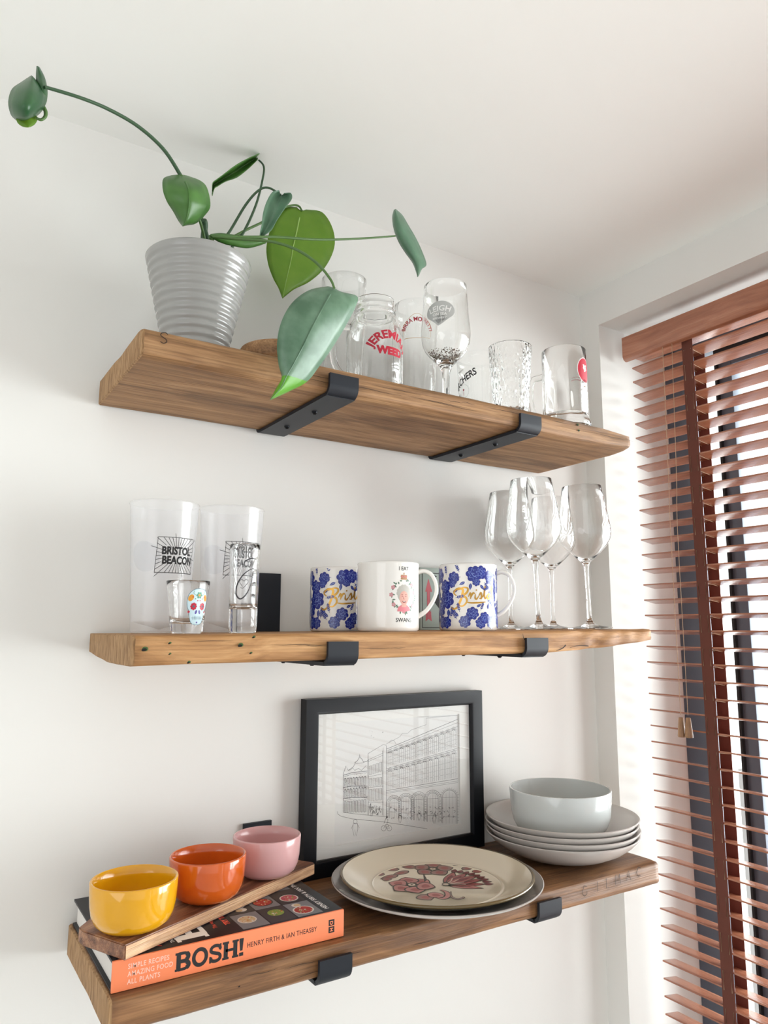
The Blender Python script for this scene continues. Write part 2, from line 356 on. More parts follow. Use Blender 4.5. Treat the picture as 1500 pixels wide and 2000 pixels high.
LEAVES = {'G': [[(0.2685, -0.263, 1.9172), (0.2705, -0.275, 1.9108), (0.2856, -0.263, 1.9143)], [(0.2405, -0.268, 1.9025), (0.2631, -0.28, 1.8984), (0.3068, -0.268, 1.9124)], [(0.2166, -0.273, 1.8784), (0.2506, -0.285, 1.8759), (0.3026, -0.273, 1.896)], [(0.2037, -0.273, 1.8515), (0.239, -0.285, 1.8523), (0.2886, -0.273, 1.8669)], [(0.2016, -0.268, 1.8268), (0.2301, -0.28, 1.829), (0.2741, -0.268, 1.8387)], [(0.2064, -0.263, 1.8047), (0.2213, -0.275, 1.8077), (0.2579, -0.263, 1.8113)], [(0.2129, -0.258, 1.7915), (0.2144, -0.27, 1.7913), (0.2459, -0.258, 1.7933)], [(0.209, -0.253, 1.7804), (0.2094, -0.265, 1.7771), (0.2273, -0.253, 1.78)], [(0.2033, -0.248, 1.766), (0.1988, -0.26, 1.762), (0.2052, -0.248, 1.7663)]], 'E': [[(0.3079, -0.086, 2.1262), (0.3128, -0.09, 2.12), (0.3231, -0.086, 2.1271)], [(0.2858, -0.091, 2.1139), (0.3082, -0.095, 2.1045), (0.3483, -0.091, 2.1278)], [(0.2658, -0.096, 2.0823), (0.3022, -0.1, 2.0798), (0.3636, -0.096, 2.1034)], [(0.2573, -0.096, 2.0457), (0.2971, -0.1, 2.0542), (0.3667, -0.096, 2.0743)], [(0.2597, -0.096, 2.0198), (0.2936, -0.1, 2.0293), (0.3516, -0.096, 2.0378)], [(0.2682, -0.096, 1.9988), (0.2893, -0.1, 2.0083), (0.3266, -0.096, 2.0083)], [(0.2773, -0.096, 1.9849), (0.2858, -0.1, 1.9894), (0.3022, -0.096, 1.9899)], [(0.2833, -0.096, 1.9716), (0.2823, -0.1, 1.969), (0.2849, -0.096, 1.972)]], 'D': [[(0.2538, -0.142, 2.1048), (0.2624, -0.13, 2.1064), (0.2616, -0.142, 2.1029)], [(0.244, -0.142, 2.0984), (0.261, -0.13, 2.1005), (0.2717, -0.142, 2.1064)], [(0.2341, -0.147, 2.0787), (0.2552, -0.135, 2.0851), (0.2712, -0.147, 2.0942)], [(0.2273, -0.152, 2.0573), (0.2489, -0.14, 2.0682), (0.2586, -0.152, 2.0729)], [(0.2236, -0.157, 2.0366), (0.2397, -0.145, 2.0476), (0.2455, -0.157, 2.0488)], [(0.2198, -0.162, 2.0227), (0.2312, -0.15, 2.032), (0.2357, -0.162, 2.0291)], [(0.2193, -0.162, 2.0145), (0.2256, -0.15, 2.0222), (0.2229, -0.162, 2.0156)]], 'C': [[(0.2464, -0.085, 2.1916), (0.255, -0.06, 2.2036), (0.2436, -0.085, 2.1791)], [(0.2214, -0.1, 2.1645), (0.2312, -0.075, 2.1745), (0.2235, -0.1, 2.1486)], [(0.1989, -0.115, 2.1373), (0.2091, -0.09, 2.1458), (0.2025, -0.115, 2.1201)], [(0.1806, -0.125, 2.1128), (0.191, -0.1, 2.1243), (0.1832, -0.125, 2.1016)], [(0.167, -0.135, 2.0941), (0.1763, -0.11, 2.1058), (0.1695, -0.135, 2.0846)], [(0.16, -0.14, 2.0837), (0.1691, -0.115, 2.096), (0.1631, -0.14, 2.076)], [(0.1597, -0.14, 2.0726), (0.1681, -0.115, 2.0844), (0.1608, -0.14, 2.0649)]], 'B': [[(0.1036, -0.15, 2.0689), (0.1095, -0.17, 2.0606), (0.1236, -0.15, 2.0754)], [(0.0886, -0.17, 2.0476), (0.1099, -0.19, 2.04), (0.1349, -0.17, 2.0612)], [(0.0862, -0.18, 2.0264), (0.1112, -0.2, 2.0249), (0.1406, -0.18, 2.0473)], [(0.0918, -0.18, 2.0128), (0.113, -0.2, 2.0122), (0.1455, -0.18, 2.0254)], [(0.1011, -0.175, 2.0057), (0.1138, -0.195, 2.0017), (0.1405, -0.175, 2.0131)], [(0.1092, -0.17, 1.9987), (0.1134, -0.19, 1.9921), (0.1309, -0.17, 2.0015)], [(0.116, -0.165, 1.9958), (0.1115, -0.185, 1.9846), (0.1198, -0.165, 1.9977)]], 'F': [[(0.4484, -0.135, 2.1425), (0.4404, -0.15, 2.1331), (0.4522, -0.135, 2.1455)], [(0.4423, -0.14, 2.1253), (0.4409, -0.155, 2.1173), (0.4612, -0.14, 2.1356)], [(0.4419, -0.145, 2.1033), (0.445, -0.16, 2.097), (0.4692, -0.145, 2.1187)], [(0.4503, -0.145, 2.0858), (0.4561, -0.16, 2.0822), (0.4817, -0.145, 2.1038)], [(0.4616, -0.145, 2.0724), (0.4663, -0.16, 2.067), (0.4932, -0.145, 2.086)], [(0.4757, -0.145, 2.0589), (0.4748, -0.16, 2.052), (0.5028, -0.145, 2.0641)], [(0.4824, -0.145, 2.0465), (0.4756, -0.16, 2.0357), (0.494, -0.145, 2.0531)], [(0.4887, -0.14, 2.0412), (0.4791, -0.155, 2.0322), (0.4917, -0.14, 2.0436)]], 'A': [[(-0.0647, -0.18, 2.1133), (-0.0659, -0.21, 2.0912), (-0.0619, -0.18, 2.112)], [(-0.0738, -0.19, 2.0947), (-0.0664, -0.22, 2.0743), (-0.0528, -0.19, 2.0964)], [(-0.0834, -0.2, 2.0744), (-0.0684, -0.23, 2.0565), (-0.0489, -0.2, 2.0794)], [(-0.0859, -0.205, 2.0543), (-0.0706, -0.235, 2.038), (-0.0507, -0.205, 2.0648)], [(-0.0819, -0.195, 2.0479), (-0.0699, -0.225, 2.0318), (-0.055, -0.195, 2.059)], [(-0.0757, -0.18, 2.0532), (-0.0685, -0.21, 2.0372), (-0.0615, -0.18, 2.0615)]], 'A3': [[(-0.0613, -0.192, 2.1178), (-0.0605, -0.2, 2.1125), (-0.0577, -0.192, 2.1176)], [(-0.0611, -0.192, 2.1072), (-0.0572, -0.2, 2.1021), (-0.0518, -0.192, 2.1075)], [(-0.0603, -0.197, 2.094), (-0.0554, -0.205, 2.0882), (-0.0487, -0.197, 2.0903)], [(-0.057, -0.197, 2.083), (-0.053, -0.205, 2.0768), (-0.0484, -0.197, 2.0779)], [(-0.0543, -0.197, 2.0741), (-0.0524, -0.205, 2.0684), (-0.0495, -0.197, 2.0724)]], 'A2': [[(-0.0768, -0.195, 2.0451), (-0.068, -0.2, 2.0468), (-0.058, -0.195, 2.0577)], [(-0.0744, -0.195, 2.0406), (-0.0666, -0.2, 2.0412), (-0.0557, -0.195, 2.0537)], [(-0.0703, -0.195, 2.0386), (-0.0648, -0.2, 2.0377), (-0.0582, -0.195, 2.0459)], [(-0.0668, -0.195, 2.0388), (-0.0647, -0.2, 2.0365), (-0.0619, -0.195, 2.0414)]], 'H': [[(0.1523, -0.164, 1.9973), (0.1504, -0.17, 1.9917), (0.1525, -0.164, 1.9925)], [(0.1649, -0.164, 2.0026), (0.1631, -0.17, 1.9928), (0.1668, -0.164, 1.9891)], [(0.1819, -0.164, 2.0057), (0.1801, -0.17, 1.9938), (0.1832, -0.164, 1.9898)], [(0.1979, -0.164, 2.0085), (0.1973, -0.17, 1.9976), (0.2013, -0.164, 1.9923)], [(0.2135, -0.164, 2.0111), (0.2127, -0.17, 2.0016), (0.216, -0.164, 1.9996)], [(0.2265, -0.164, 2.0129), (0.2248, -0.17, 2.0066), (0.2281, -0.164, 2.0075)]]}
STEMS = {'A': [(0.1624, -0.13, 1.9942), (0.1509, -0.14, 2.0205), (0.1309, -0.15, 2.048), (0.1103, -0.16, 2.0685), (0.086, -0.17, 2.0871), (0.0532, -0.18, 2.0976), (0.0186, -0.19, 2.0985), (-0.0137, -0.2, 2.0932), (-0.0486, -0.205, 2.0874), (-0.0528, -0.206, 2.0856)], 'B': [(0.1583, -0.13, 1.993), (0.1444, -0.15, 2.0135), (0.1288, -0.165, 2.0289), (0.1171, -0.175, 2.0439), (0.1096, -0.172, 2.0588)], 'C': [(0.1932, -0.12, 2.0035), (0.2143, -0.115, 2.0414), (0.2375, -0.1, 2.0988), (0.2545, -0.08, 2.1556), (0.2596, -0.07, 2.1837), (0.2535, -0.062, 2.1977)], 'D': [(0.1741, -0.13, 1.9977), (0.1905, -0.13, 2.0305), (0.2108, -0.13, 2.0744), (0.2286, -0.13, 2.1018), (0.2436, -0.13, 2.1109), (0.2615, -0.132, 2.1051)], 'E': [(0.1809, -0.12, 2.0072), (0.2106, -0.115, 2.0402), (0.2517, -0.105, 2.0773), (0.2792, -0.095, 2.1089), (0.2993, -0.09, 2.1238), (0.3093, -0.09, 2.1255), (0.3136, -0.092, 2.1184)], 'F': [(0.1544, -0.16, 1.9963), (0.199, -0.165, 2.0069), (0.242, -0.165, 2.0201), (0.2873, -0.165, 2.0309), (0.3296, -0.16, 2.0454), (0.3915, -0.155, 2.069), (0.4401, -0.152, 2.0886)], 'G': [(0.1531, -0.17, 1.9912), (0.1827, -0.19, 1.9873), (0.2114, -0.22, 1.9785), (0.2347, -0.245, 1.963), (0.2529, -0.265, 1.9413), (0.2655, -0.275, 1.9206), (0.2691, -0.279, 1.9082)], 'trunk': [(0.1605, -0.12, 1.9896), (0.155, -0.13, 2.005), (0.1523, -0.14, 2.0209), (0.149, -0.145, 2.0245)], 'root': [(0.1726, -0.125, 1.9908), (0.1602, -0.15, 1.9915), (0.1528, -0.165, 1.9935)], 'curl': [(-0.0582, -0.2, 2.0508), (-0.0531, -0.2, 2.0504), (-0.0493, -0.2, 2.0556), (-0.0492, -0.2, 2.0619), (-0.0516, -0.2, 2.0659)]}

# ================================================================== ROOM
XR, ZC = 1.0048, 2.1957
def struct(o): o['kind'] = 'structure'; return o
struct(boxes('wall_back', [((-3.0, 0.0, -.1), (1.45, .12, 2.35))], paint))
struct(boxes('ceiling', [((-3.0, -4.2, ZC), (1.45, 0.0, ZC+.12))], ceilp))
struct(boxes('floor', [((-3.0, -4.2, -.1), (XR, 0.0, 0.0))], floorm))
YR, ZR, YE, ZS, XF = -0.0472, 2.117, -2.05, .25, 1.21
struct(boxes('wall_right', [((XR, YR, 0), (XF+.08, 0, ZC)), ((XR, YE, ZR), (XF+.08, YR, ZC)), ((XR, YE, 0), (XF+.08, YR, ZS)), ((XR, -4.2, 0), (XF+.08, YE, ZC))], paint))
struct(boxes('baseboard_back', [((-3.0, -.015, 0), (XR, 0, .1))], paint, bev=.003))
# window: dark frame, opening sash, panes
win = bpy.data.objects.new('window_1', None); COL.objects.link(win); win['kind'] = 'structure'
fx0, fx1 = XF-.002, XF+.06
boxes('window_frame', [((fx0, -.104, ZS), (fx1, YR, ZR)), ((fx0, YE, ZS), (fx1, YE+.06, ZR)), ((fx0, YE+.06, 2.075), (fx1, -.104, ZR)), ((fx0, YE+.06, ZS), (fx1, -.104, ZS+.07))], alum, win, .002)
boxes('window_sash', [((fx0+.02, -.188, ZS+.07), (fx1-.01, -.160, 2.075)), ((fx0+.02, YE+.06, 2.035), (fx1-.01, -.188, 2.062)), ((fx0+.02, YE+.06, ZS+.07), (fx1-.01, -.188, ZS+.12))], alum, win, .003)
boxes('window_gasket', [((fx0+.012, -.1605, ZS+.07), (fx1-.012, -.156, 2.075)), ((fx0+.012, YE+.06, 2.064), (fx1-.012, -.16, 2.073))], gasket, win)
boxes('window_pane', [((fx0+.03, YE+.06, ZS+.09), (fx0+.036, -.104, 2.06))], pane_m, win)

# something pale outside the window, far off
asph = pmat('pale_paving', (196, 194, 190), .9)
ext = boxes('ground', [((1.5, -14, -3.2), (40, 14, -3.0))], asph); ext['kind'] = 'structure'
bw = pmat('pale_render', (225, 222, 216), .8); bwin = pmat('far_window_glass', (120, 140, 155), .2); lf = pmat('far_tree_leaves', (120, 160, 96), .9)
bd = thing('apartment_building', (19, 6, -3), 'pale rendered building standing across the street beyond the blind', 'building')
boxes('wall', [((0, -5, 0), (6, 4, 5.2))], bw, bd)
for i in range(3):
    for j in range(4):
        if True: boxes('window', [((-.03, -4.2+j*2, .8+i*1.5), (.05, -3.2+j*2, 1.8+i*1.5))], bwin, bd)

# ================================================================== SHELVES
from mathutils import noise as NZ
D = 0.2255
def board(name, x0, x1, ztop, t, mats, label, wear=None, seed=0, nx=110, yb=-.0065):
    bm = bmesh.new(); rings = []
    L = []                                          # cross-section (a along depth 0..1, b height 0..1)
    nb = 14
    for i in range(nb+1): L.append((i/nb, 0.0))
    for i in range(1, 7): L.append((1.0, i/7))
    for i in range(nb+1): L.append((1-i/nb, 1.0))
    for i in range(1, 3): L.append((0.0, 1-i/3))
    R = .0035
    for i in range(nx+1):
        x = x0+(x1-x0)*i/nx; ring = []
        for a, b in L:
            y = yb+(-D-yb)*a; z = ztop(x)-(1-b)*t(x)
            # rounded long edges
            if a == 1.0 and b in (0.0, 1.0): y += R*.8; z += R*.35*(1 if b == 0 else -1)
            k = NZ.noise(Vector((x*9, y*30+seed, z*60)))*.0012
            if a > .95: y += k*1.3+NZ.noise(Vector((x*40, seed, z*150)))*.0006
            else: z += k*.6
            p = Vector((x, y, z))
            if wear: p = wear(p, a, b)
            ring.append(bm.verts.new(p))
        rings.append(ring)
    n = len(L)
    for A, B in zip(rings, rings[1:]):
        for k in range(n): bm.faces.new((A[k], A[(k+1) % n], B[(k+1) % n], B[k]))
    for ring, dx in ((rings[0], -1), (rings[-1], 1)):
        c = sum((v.co for v in ring), Vector())/n
        inner = [bm.verts.new(v.co+(c-v.co).normalized()*.003+Vector((dx*.0025, 0, 0))) for v in ring]
        for k in range(n):
            f = bm.faces.new((ring[k], ring[(k+1) % n], inner[(k+1) % n], inner[k])); f.material_index = 1
        f = bm.faces.new(inner); f.material_index = 1
    o = from_bm(name, bm, mats, None, 50)
    return tag(o, label, 'shelf')
Z1, Z3 = 1.8309, 1.1524
z2f = lambda x: 1.4975+.0100*(x-.07)
def wear1(p, a, b):
    e = max(0, (p.x-.80)/.065)
    if e > 0 and a > .8:
        q = (a-.8)/.2; p.x -= .004*q*q*e; p.z += (.004 if b < .5 else -.004)*q*e; 
    if b == 1.0: p.z -= .004*max(0, (p.x-.66)/.2)*a
    return p
def wear2(p, a, b):
    e = max(0, (p.x-.66)/.225)
    if b < .5: p.z += .013*e**1.5
    p.z += NZ.noise(Vector((p.x*22, p.y*14, 3)))*.003*min(1, e*2)*(1 if a > .7 else .2)
    if a > .8 and e > 0: p.y += NZ.noise(Vector((p.x*35, p.z*80, 9)))*.005*min(1, e*3)
    if p.x < .12 and a < .45 and b < .5: p.z += .010*(1-a/.45)*(1-(p.x-.07)/.05)
    return p
shelf_top = board('wall_shelf', .0635, .8635, lambda x: Z1, lambda x: .0318, [pine_top, endg], 'topmost reclaimed wood shelf board carrying the plant pot and beer glasses', wear1, 1)
shelf_mid = board('wall_shelf', .0719, .8885, z2f, lambda x: .0325, [pine_warm, endg], 'middle reclaimed wood shelf board carrying mugs and wine glasses', wear2, 5)
shelf_low = board('wall_shelf', .069, .876, lambda x: Z3, lambda x: .0325, [pine_low, endg], 'lowest reclaimed wood shelf board carrying the cookbook, plates and bowls', None, 9)
for s in (shelf_top, shelf_mid, shelf_low): s['group'] = 'reclaimed wood wall shelves'
def front_map(fo=0.0): return lambda u, v, o: (u, -D-.0010-fo-o, v)
# burned and scratched letters, nail holes, cracks: each one a part of its board
rnd = random.Random(3)
def mark(name, fn, mats, par, fo=0.0):
    ik = Ink(); fn(ik); ik.build(name, front_map(fo), mats, par, cut=0)
def cracks(par, x0, x1, zf, n, lmax=.12, fo=0.0):
    for _ in range(n):
        x = rnd.uniform(x0, x1); z = zf(x, rnd.random()); l = rnd.uniform(.02, lmax); sl = rnd.uniform(-.01, .01)
        pts = [(x+l*k/4, z+sl*l*k/4+rnd.uniform(-.0007, .0007)) for k in range(5)]
        mark('drying_crack', lambda ik: ik.curve(pts, .0006, 0, 3, taper=lambda t: .2+.8*sin(pi*t)), [darkm], par, fo)
def hole(par, x, z, r, fo=0.0, stain=True):
    def f(ik):
        if stain: ik.disc(x+.001, z+.0008, r*1.15, 0, r*.85)
        ik.disc(x, z, r, 1, r*.55, rot=.2)
    mark('nail_hole', f, [greenm, blackhole], par, fo)
mark('carved_letter', lambda ik: ik.curve([(.0885, 1.8270), (.086, 1.8285), (.0815, 1.8272), (.0808, 1.8245), (.0838, 1.8225), (.0872, 1.8205), (.0872, 1.8178), (.084, 1.8160), (.0805, 1.8172)], .0011, 0, 6), [darkm], shelf_top)
cracks(shelf_top, .10, .76, lambda x, r: Z1-.008-.014*r, 11)
for x, z, r in ((.5687, Z1-.0025, .0016), (.735, Z1-.008, .0022), (.737, Z1-.017, .0020)): hole(shelf_top, x, z, r, 0, x > .7)
for x, z, r in ((.0807, 1.4824, .0028), (.1851, 1.4856, .0026), (.1063, 1.4885, .0013), (.2005, 1.4945, .0016), (.1069, 1.4773, .0011), (.1976, 1.477, .0013), (.1276, 1.4682, .0016)): hole(shelf_mid, x, z, r, .0006)
cracks(shelf_mid, .12, .55, lambda x, r: z2f(x)-.006-.022*r, 5, .06, .0006)
for p_, w_ in (([(.607, 1.4985), (.609, 1.492), (.611, 1.490)], .0014), ([(.672, 1.474), (.684, 1.477), (.692, 1.482)], .0016), ([(.70, 1.478), (.72, 1.481), (.74, 1.480)], .0010)):
    mark('drying_crack', lambda ik: ik.curve(p_, w_, 0, taper=lambda t: .4+t), [darkm], shelf_mid, .0006)
w_ = .0009
def scr(x, segs):
    for s in segs: pass
    mark('scratched_letter', lambda ik: [ik.line([(x+a*.0105, 1.1325+(x-.713)*.058+b*.0135) for a, b in s], w_, 0) for s in segs], [darkm], shelf_low)
scr(.7090, [[(.8, .9), (.3, 1), (0, .6), (0, .2), (.35, 0), (.8, .15), (.8, .45)]]); scr(.7350, [[(.4, 0), (.4, 1)]])
scr(.7560, [[(.2, 1), (.2, 0), (.7, 0)]]); scr(.7775, [[(0, 0), (.15, 1), (.5, .3), (.85, 1), (1, 0)]]); scr(.8015, [[(0, 0), (.45, 1), (.9, 0)], [(.2, .4), (.7, .4)]])
scr(.8245, [[(.9, .85), (.4, 1), (0, .5), (.3, .05), (.8, .1)]])
cracks(shelf_low, .09, .6, lambda x, r: Z3-.007-.02*r, 6, .05)
hole(shelf_low, .197, Z3-.017, .0012, 0, False)

def bracket(x, zt, zb, label):
    """steel strip folded into wall plate, arm and front lip"""
    t = .0045; w = .0415; root = thing('shelf_bracket', (x, 0, zb), label, 'bracket', 'black steel shelf brackets')
    yb = -.0008; r = .012
    path = [(yb-t/2, zt-zb+.085), (yb-t/2, .02), (yb-t/2, .004)]
    for k in range(1, 6): a = pi/2*k/6; path.append((yb-t/2-.006*(1-cos(a)), .004-.0055-.0008+(.0055)*(1-sin(a))))
    zc = -t/2-.0008
    path += [(-.012, zc)]
    path += [(-.10, zc), (-D+r-.010, zc)]
    yl = -D-.0040-t/2
    for k in range(1, 8): a = pi/2*k/8; path.append((yl+r-r*sin(a), zc+r-r*cos(a)))
    path += [(yl, zc+r), (yl, (zt-zb)-.0105)]
    bm = bmesh.new(); A = []; P = [Vector((0, a, b)) for a, b in path]
    for i, p in enumerate(P):
        d = (P[min(i+1, len(P)-1)]-P[max(i-1, 0)]).normalized(); nn = Vector((0, -d.z, d.y))*t/2
        A.append([bm.verts.new(p+nn), bm.verts.new(p-nn), bm.verts.new(p-nn+Vector((w, 0, 0))), bm.verts.new(p+nn+Vector((w, 0, 0)))])
    for a, b in zip(A, A[1:]):
        for k in range(4): bm.faces.new((a[k], a[(k+1) % 4], b[(k+1) % 4], b[k]))
    bm.faces.new(A[0]); bm.faces.new(A[-1][::-1])
    from_bm('strap', bm, steel, root, 30)
    for yy in (-.065, -.152):
        s = lathe('screw', [(0, -.0030), (.0022, -.0030), (.0036, -.0018), (.0042, 0), (.0042, .0006), (0, .0006)], screwm, root, 20); s.location = (w*.5, yy, zc-t/2)
        boxes('screw_slot', [((-.0022, -.0005, -.0034), (.0022, .0005, -.0026)), ((-.0005, -.0022, -.0034), (.0005, .0022, -.0026))], blackhole, s)
bracket(.2893, Z1, Z1-.0325, 'black steel strap bracket under the top shelf, behind the hanging leaf')
bracket(.6085, Z1, Z1-.0325, 'black steel strap bracket under the top shelf, below the hammered tumbler')
bracket(.2925, z2f(.31), z2f(.31)-.0338, 'black steel bracket of the middle shelf beside the tall shot glass')
bracket(.6085, z2f(.63), z2f(.63)-.0325, 'black steel bracket of the middle shelf below the wine glasses')
bracket(.2877, Z3, Z3-.0335, 'black steel bracket of the lowest shelf below the cookbook')
bracket(.6185, Z3, Z3-.0335, 'black steel bracket of the lowest shelf below the dinner plates')

# ================================================================== BLIND
bl = thing('venetian_blind', (1.07, -.072, 0), 'walnut brown wooden venetian blind hanging in the window recess', 'blind')
BY, BE = -.072, -1.95
def rel(bm_boxes): return [((a[0]-1.07, a[1]-BY, a[2]), (b[0]-1.07, b[1]-BY, b[2])) for a, b in bm_boxes]
# headrail and a valance with a small cove at its lower edge
vp = [(1.050, 2.092), (1.050, 2.052), (1.0525, 2.046), (1.058, 2.043), (1.062, 2.043), (1.062, 2.092)]
bm = bmesh.new(); R2 = []
for y in (-.066, BE): R2.append([bm.verts.new((a-1.07, y-BY, b)) for a, b in vp])
for k in range(len(vp)): bm.faces.new((R2[0][k], R2[0][(k+1) % len(vp)], R2[1][(k+1) % len(vp)], R2[1][k]))
bm.faces.new(R2[0]); bm.faces.new(R2[1][::-1]); from_bm('valance', bm, blindw, bl, 30)
boxes('headrail', rel([((1.066, BE, 2.050), (1.106, -.075, 2.094))]), blindw, bl, .001)
tilt = radians(9.0); sw = .035
bm = bmesh.new(); box(bm, (0, BE-BY, -.0014), (sw, 0, .0014), .0006)
slat0 = from_bm('slat', bm, blindw, bl, 30)
nsl = 47; zs = [2.0300-.0293*i for i in range(nsl)]
for i, z in enumerate(zs):
    s = slat0 if i == 0 else slat0.copy()
    if i: COL.objects.link(s); s.parent = bl
    s.location = (0, 0, z); s.rotation_euler = (0, tilt, 0)
zb_ = zs[-1]-.03
boxes('bottom_rail', [((-.002, BE-BY, zb_-.012), (.037, 0, zb_))], blindw, bl, .002)
TP = [-.189, -.72, -1.25, -1.75]
for y in TP:
    yy = y-BY; tw = .0225
    boxes('ladder_tape', [((-.0012, yy-tw, zb_-.012), (-.0004, yy, 2.046))], tapem, bl)
    boxes('ladder_tape', [((sw-.0004, yy-tw, zb_-.012), (sw+.0004, yy, 2.040))], tapem, bl)
    for q in (.004, tw-.004):                       # one cord laced under every slat, front to back and down
        pth = []
        for i, z in enumerate(zs):
            a, c = (-.0016, z-.0022), (sw+.0010, z-.0022-sw*sin(tilt))
            pth += [(a[0], yy-q, a[1]), (c[0], yy-q, c[1])] if i % 2 == 0 else [(c[0], yy-q, c[1]), (a[0], yy-q, a[1])]
        tube_obj('ladder_cord', pth, .0006, cordm, bl, 5, n=0)
def cordset(x, y, z0, z1, sway):
    c = tube_obj('pull_cord', [(x-1.07, y-BY-sway, z0), (x-1.07, y-BY-sway*.4, z0-.25), (x-1.07, y-BY, (z0+z1)/2), (x-1.07, y-BY+.001, z1+.04)], .0005, cordm, bl, 6)
    t = lathe('tassel', [(0, .034), (.0035, .034), (.0042, .033), (.0072, .002), (.0068, 0), (.0035, -.0005), (0, -.0005)], tasselm, c, 24); t.location = (x-1.07, y-BY+.001, z1+.002)
cordset(1.055, -.1512, 2.044, 1.3135, .006); cordset(1.055, -.1660, 2.044, 1.3145, .012)

# ================================================================== TOP SHELF
PX, PY = .1530, -.121
pt = thing('plant_pot', (PX, PY, Z1), 'grey ribbed ceramic pot holding a trailing heart-leaf plant, left end of top shelf', 'pot')
def potr(z): return .0352+(.0668-.0352)*(z/.1455)
pr = []
nrib = 13
pr = [(0, .0), (.030, 0.0), (.0345, .001)]
for i in range(nrib*8+1):
    z = .003+(.138-.003)*i/(nrib*8); pr.append((potr(z)+.0009*cos(2*pi*i/8)*(1 if i > 2 else 0), z))
pr += [(potr(.141)+.0008, .141), (potr(.1455)+.0006, .1440), (potr(.1455)-.0008, .1456), (potr(.1455)-.0032, .1448), (potr(.13)-.0040, .130), (potr(.02)-.004, .02), (0, .018)]
lathe('pot_body', pr, potm, pt, 128, 60)
bm = bmesh.new(); bmesh.ops.create_circle(bm, cap_ends=True, radius=potr(.12)-.0045, segments=48)
bmesh.ops.subdivide_edges(bm, edges=bm.edges[:], cuts=1)
for v in bm.verts: v.co.z = .122+random.uniform(-.001, .001)
from_bm('soil', bm, soil, pt)
pl = thing('heartleaf_plant', (PX, PY, Z1+.12), 'green heart-leaf plant with long arching stems growing from the grey pot', 'plant')
PO = Vector((PX, PY, Z1+.12))
def leaf(rows, mat, tipn=0):
    cols = []
    for j in range(3): cols.append(spline([Vector(r[j])-PO for r in rows], 5))
    bm = bmesh.new(); G = []; nc = 4
    for L_, M_, R_ in zip(*cols):
        row = []
        for s, E_ in ((0, L_), (1, R_)):
            for k in range(nc+1):
                t = k/nc                              # 0 at the edge, 1 at the midrib; blade bulges a little between
                p = E_.lerp(M_, t)+(M_-(L_+R_)/2)*.30*sin(pi*t)*.6
                if s == 0: row.append(p)
                elif k < nc: row.insert(nc+1, p)
        G.append([bm.verts.new(p) for p in row])
    w_ = len(G[0])
    for i, (A, B) in enumerate(zip(G, G[1:])):
        for k in range(w_-1):
            f = bm.faces.new((A[k], A[k+1], B[k+1], B[k]))
            if tipn and i >= len(G)-1-tipn*5: f.material_index = 1
    bmesh.ops.remove_doubles(bm, verts=bm.verts, dist=.00005)
    o = from_bm('leaf', bm, [mat, tipm], pl, 180)
    m = o.modifiers.new('t', 'SOLIDIFY'); m.thickness = .0006
    return o
LM = {'A': leafdark, 'A2': leaflime, 'A3': leafdark, 'B': leafmid, 'C': leafmid, 'D': leafgrey, 'E': leaflime, 'F': leafgrey, 'G': leafsheen, 'H': leafmid}
veinm = pmat('pale_leaf_vein', (150, 184, 96), .5)
for k, rows in LEAVES.items():
    o = leaf(rows, LM[k], 2 if k == 'G' else 0)
    if k in 'EGBD':
        mid = [Vector(r[1])-PO+(CAM-Vector(r[1])).normalized()*.0002 for r in rows]
        tube_obj('midrib', mid[1:], lambda t: .0009*(1-t)+.0002, veinm if k == 'E' else LM[k], o, 6, n=4)
for k, p in STEMS.items():
    pts = [Vector(a)-PO for a in p]; r0, r1 = {'trunk': (.0048, .0040), 'root': (.0035, .0030), 'curl': (.0012, .0025), 'A': (.0030, .0017)}.get(k, (.0021, .0014))
    if k not in ('curl',):
        if k in ('A', 'B', 'C', 'D', 'E', 'trunk', 'root'): pts = [Vector((pts[0].x*.8, pts[0].y*.5, .004))] + pts[0:]
    tube_obj('stem', pts, lambda t: r0+(r1-r0)*t, {'A': stemd, 'C': stemd, 'D': stemd, 'trunk': stemd}.get(k, stemm), pl, 8, n=6)

# round wooden coaster half hidden by the hanging leaf
co = thing('round_coaster', (.2480, -.170, Z1), 'round brown wooden coaster lying between the plant pot and the mason jar mug', 'coaster')
lathe('coaster_rim', [(0, 0), (.040, 0), (.046, .003), (.0495, .012), (.0505, .024), (.0495, .0262), (.047, .0262), (.0455, .024), (.040, .014), (0, .012)], pine_top, co, 64)
lathe('coaster_centre', [(0, .0125), (.038, .0125), (.036, .018), (0, .019)], acacia, co, 48)

def phi_at(x, y, off): return facing(x, y)+off
def glass_thing(name, x, y, z, prof, label, cat='glass', group=None, mat=None, seg=96, fr=None, part='glass_body'):
    t = thing(name, (x, y, z), label, cat, group); b = lathe(part, prof, mat or glass, t, seg, 60, fr); return t
def tumbler(r0, r1, h, wall=.0018, base=.010, bulge=0, n=12):
    o = [(0, .0004), (r0-.004, 0), (r0-.001, .0008), (r0, .003)]
    for i in range(1, n+1): k = i/n; o.append((r0+(r1-r0)*k+bulge*sin(pi*k), .003+(h-.003)*k))
    top = o[-1]; inn = [(top[0]-wall*.4, h+.0006), (top[0]-wall, h-.0004)]
    for i in range(n-1, 0, -1):
        k = i/n; z = .003+(h-.003)*k
        if z < base+.004: break
        inn.append((r0+(r1-r0)*k+bulge*sin(pi*k)-wall, z))
    rb = inn[-1][0]; inn += [(rb-.001, base+.0015), (rb-.005, base), (0, base-.0008)]
    return o+inn

# tall tumbler at the wall
glass_thing('beer_glass', .3988, -.070, Z1, tumbler(.027, .0350, .2076, .0011, .012), 'tall plain clear beer glass standing at the wall behind the mason jar mug')
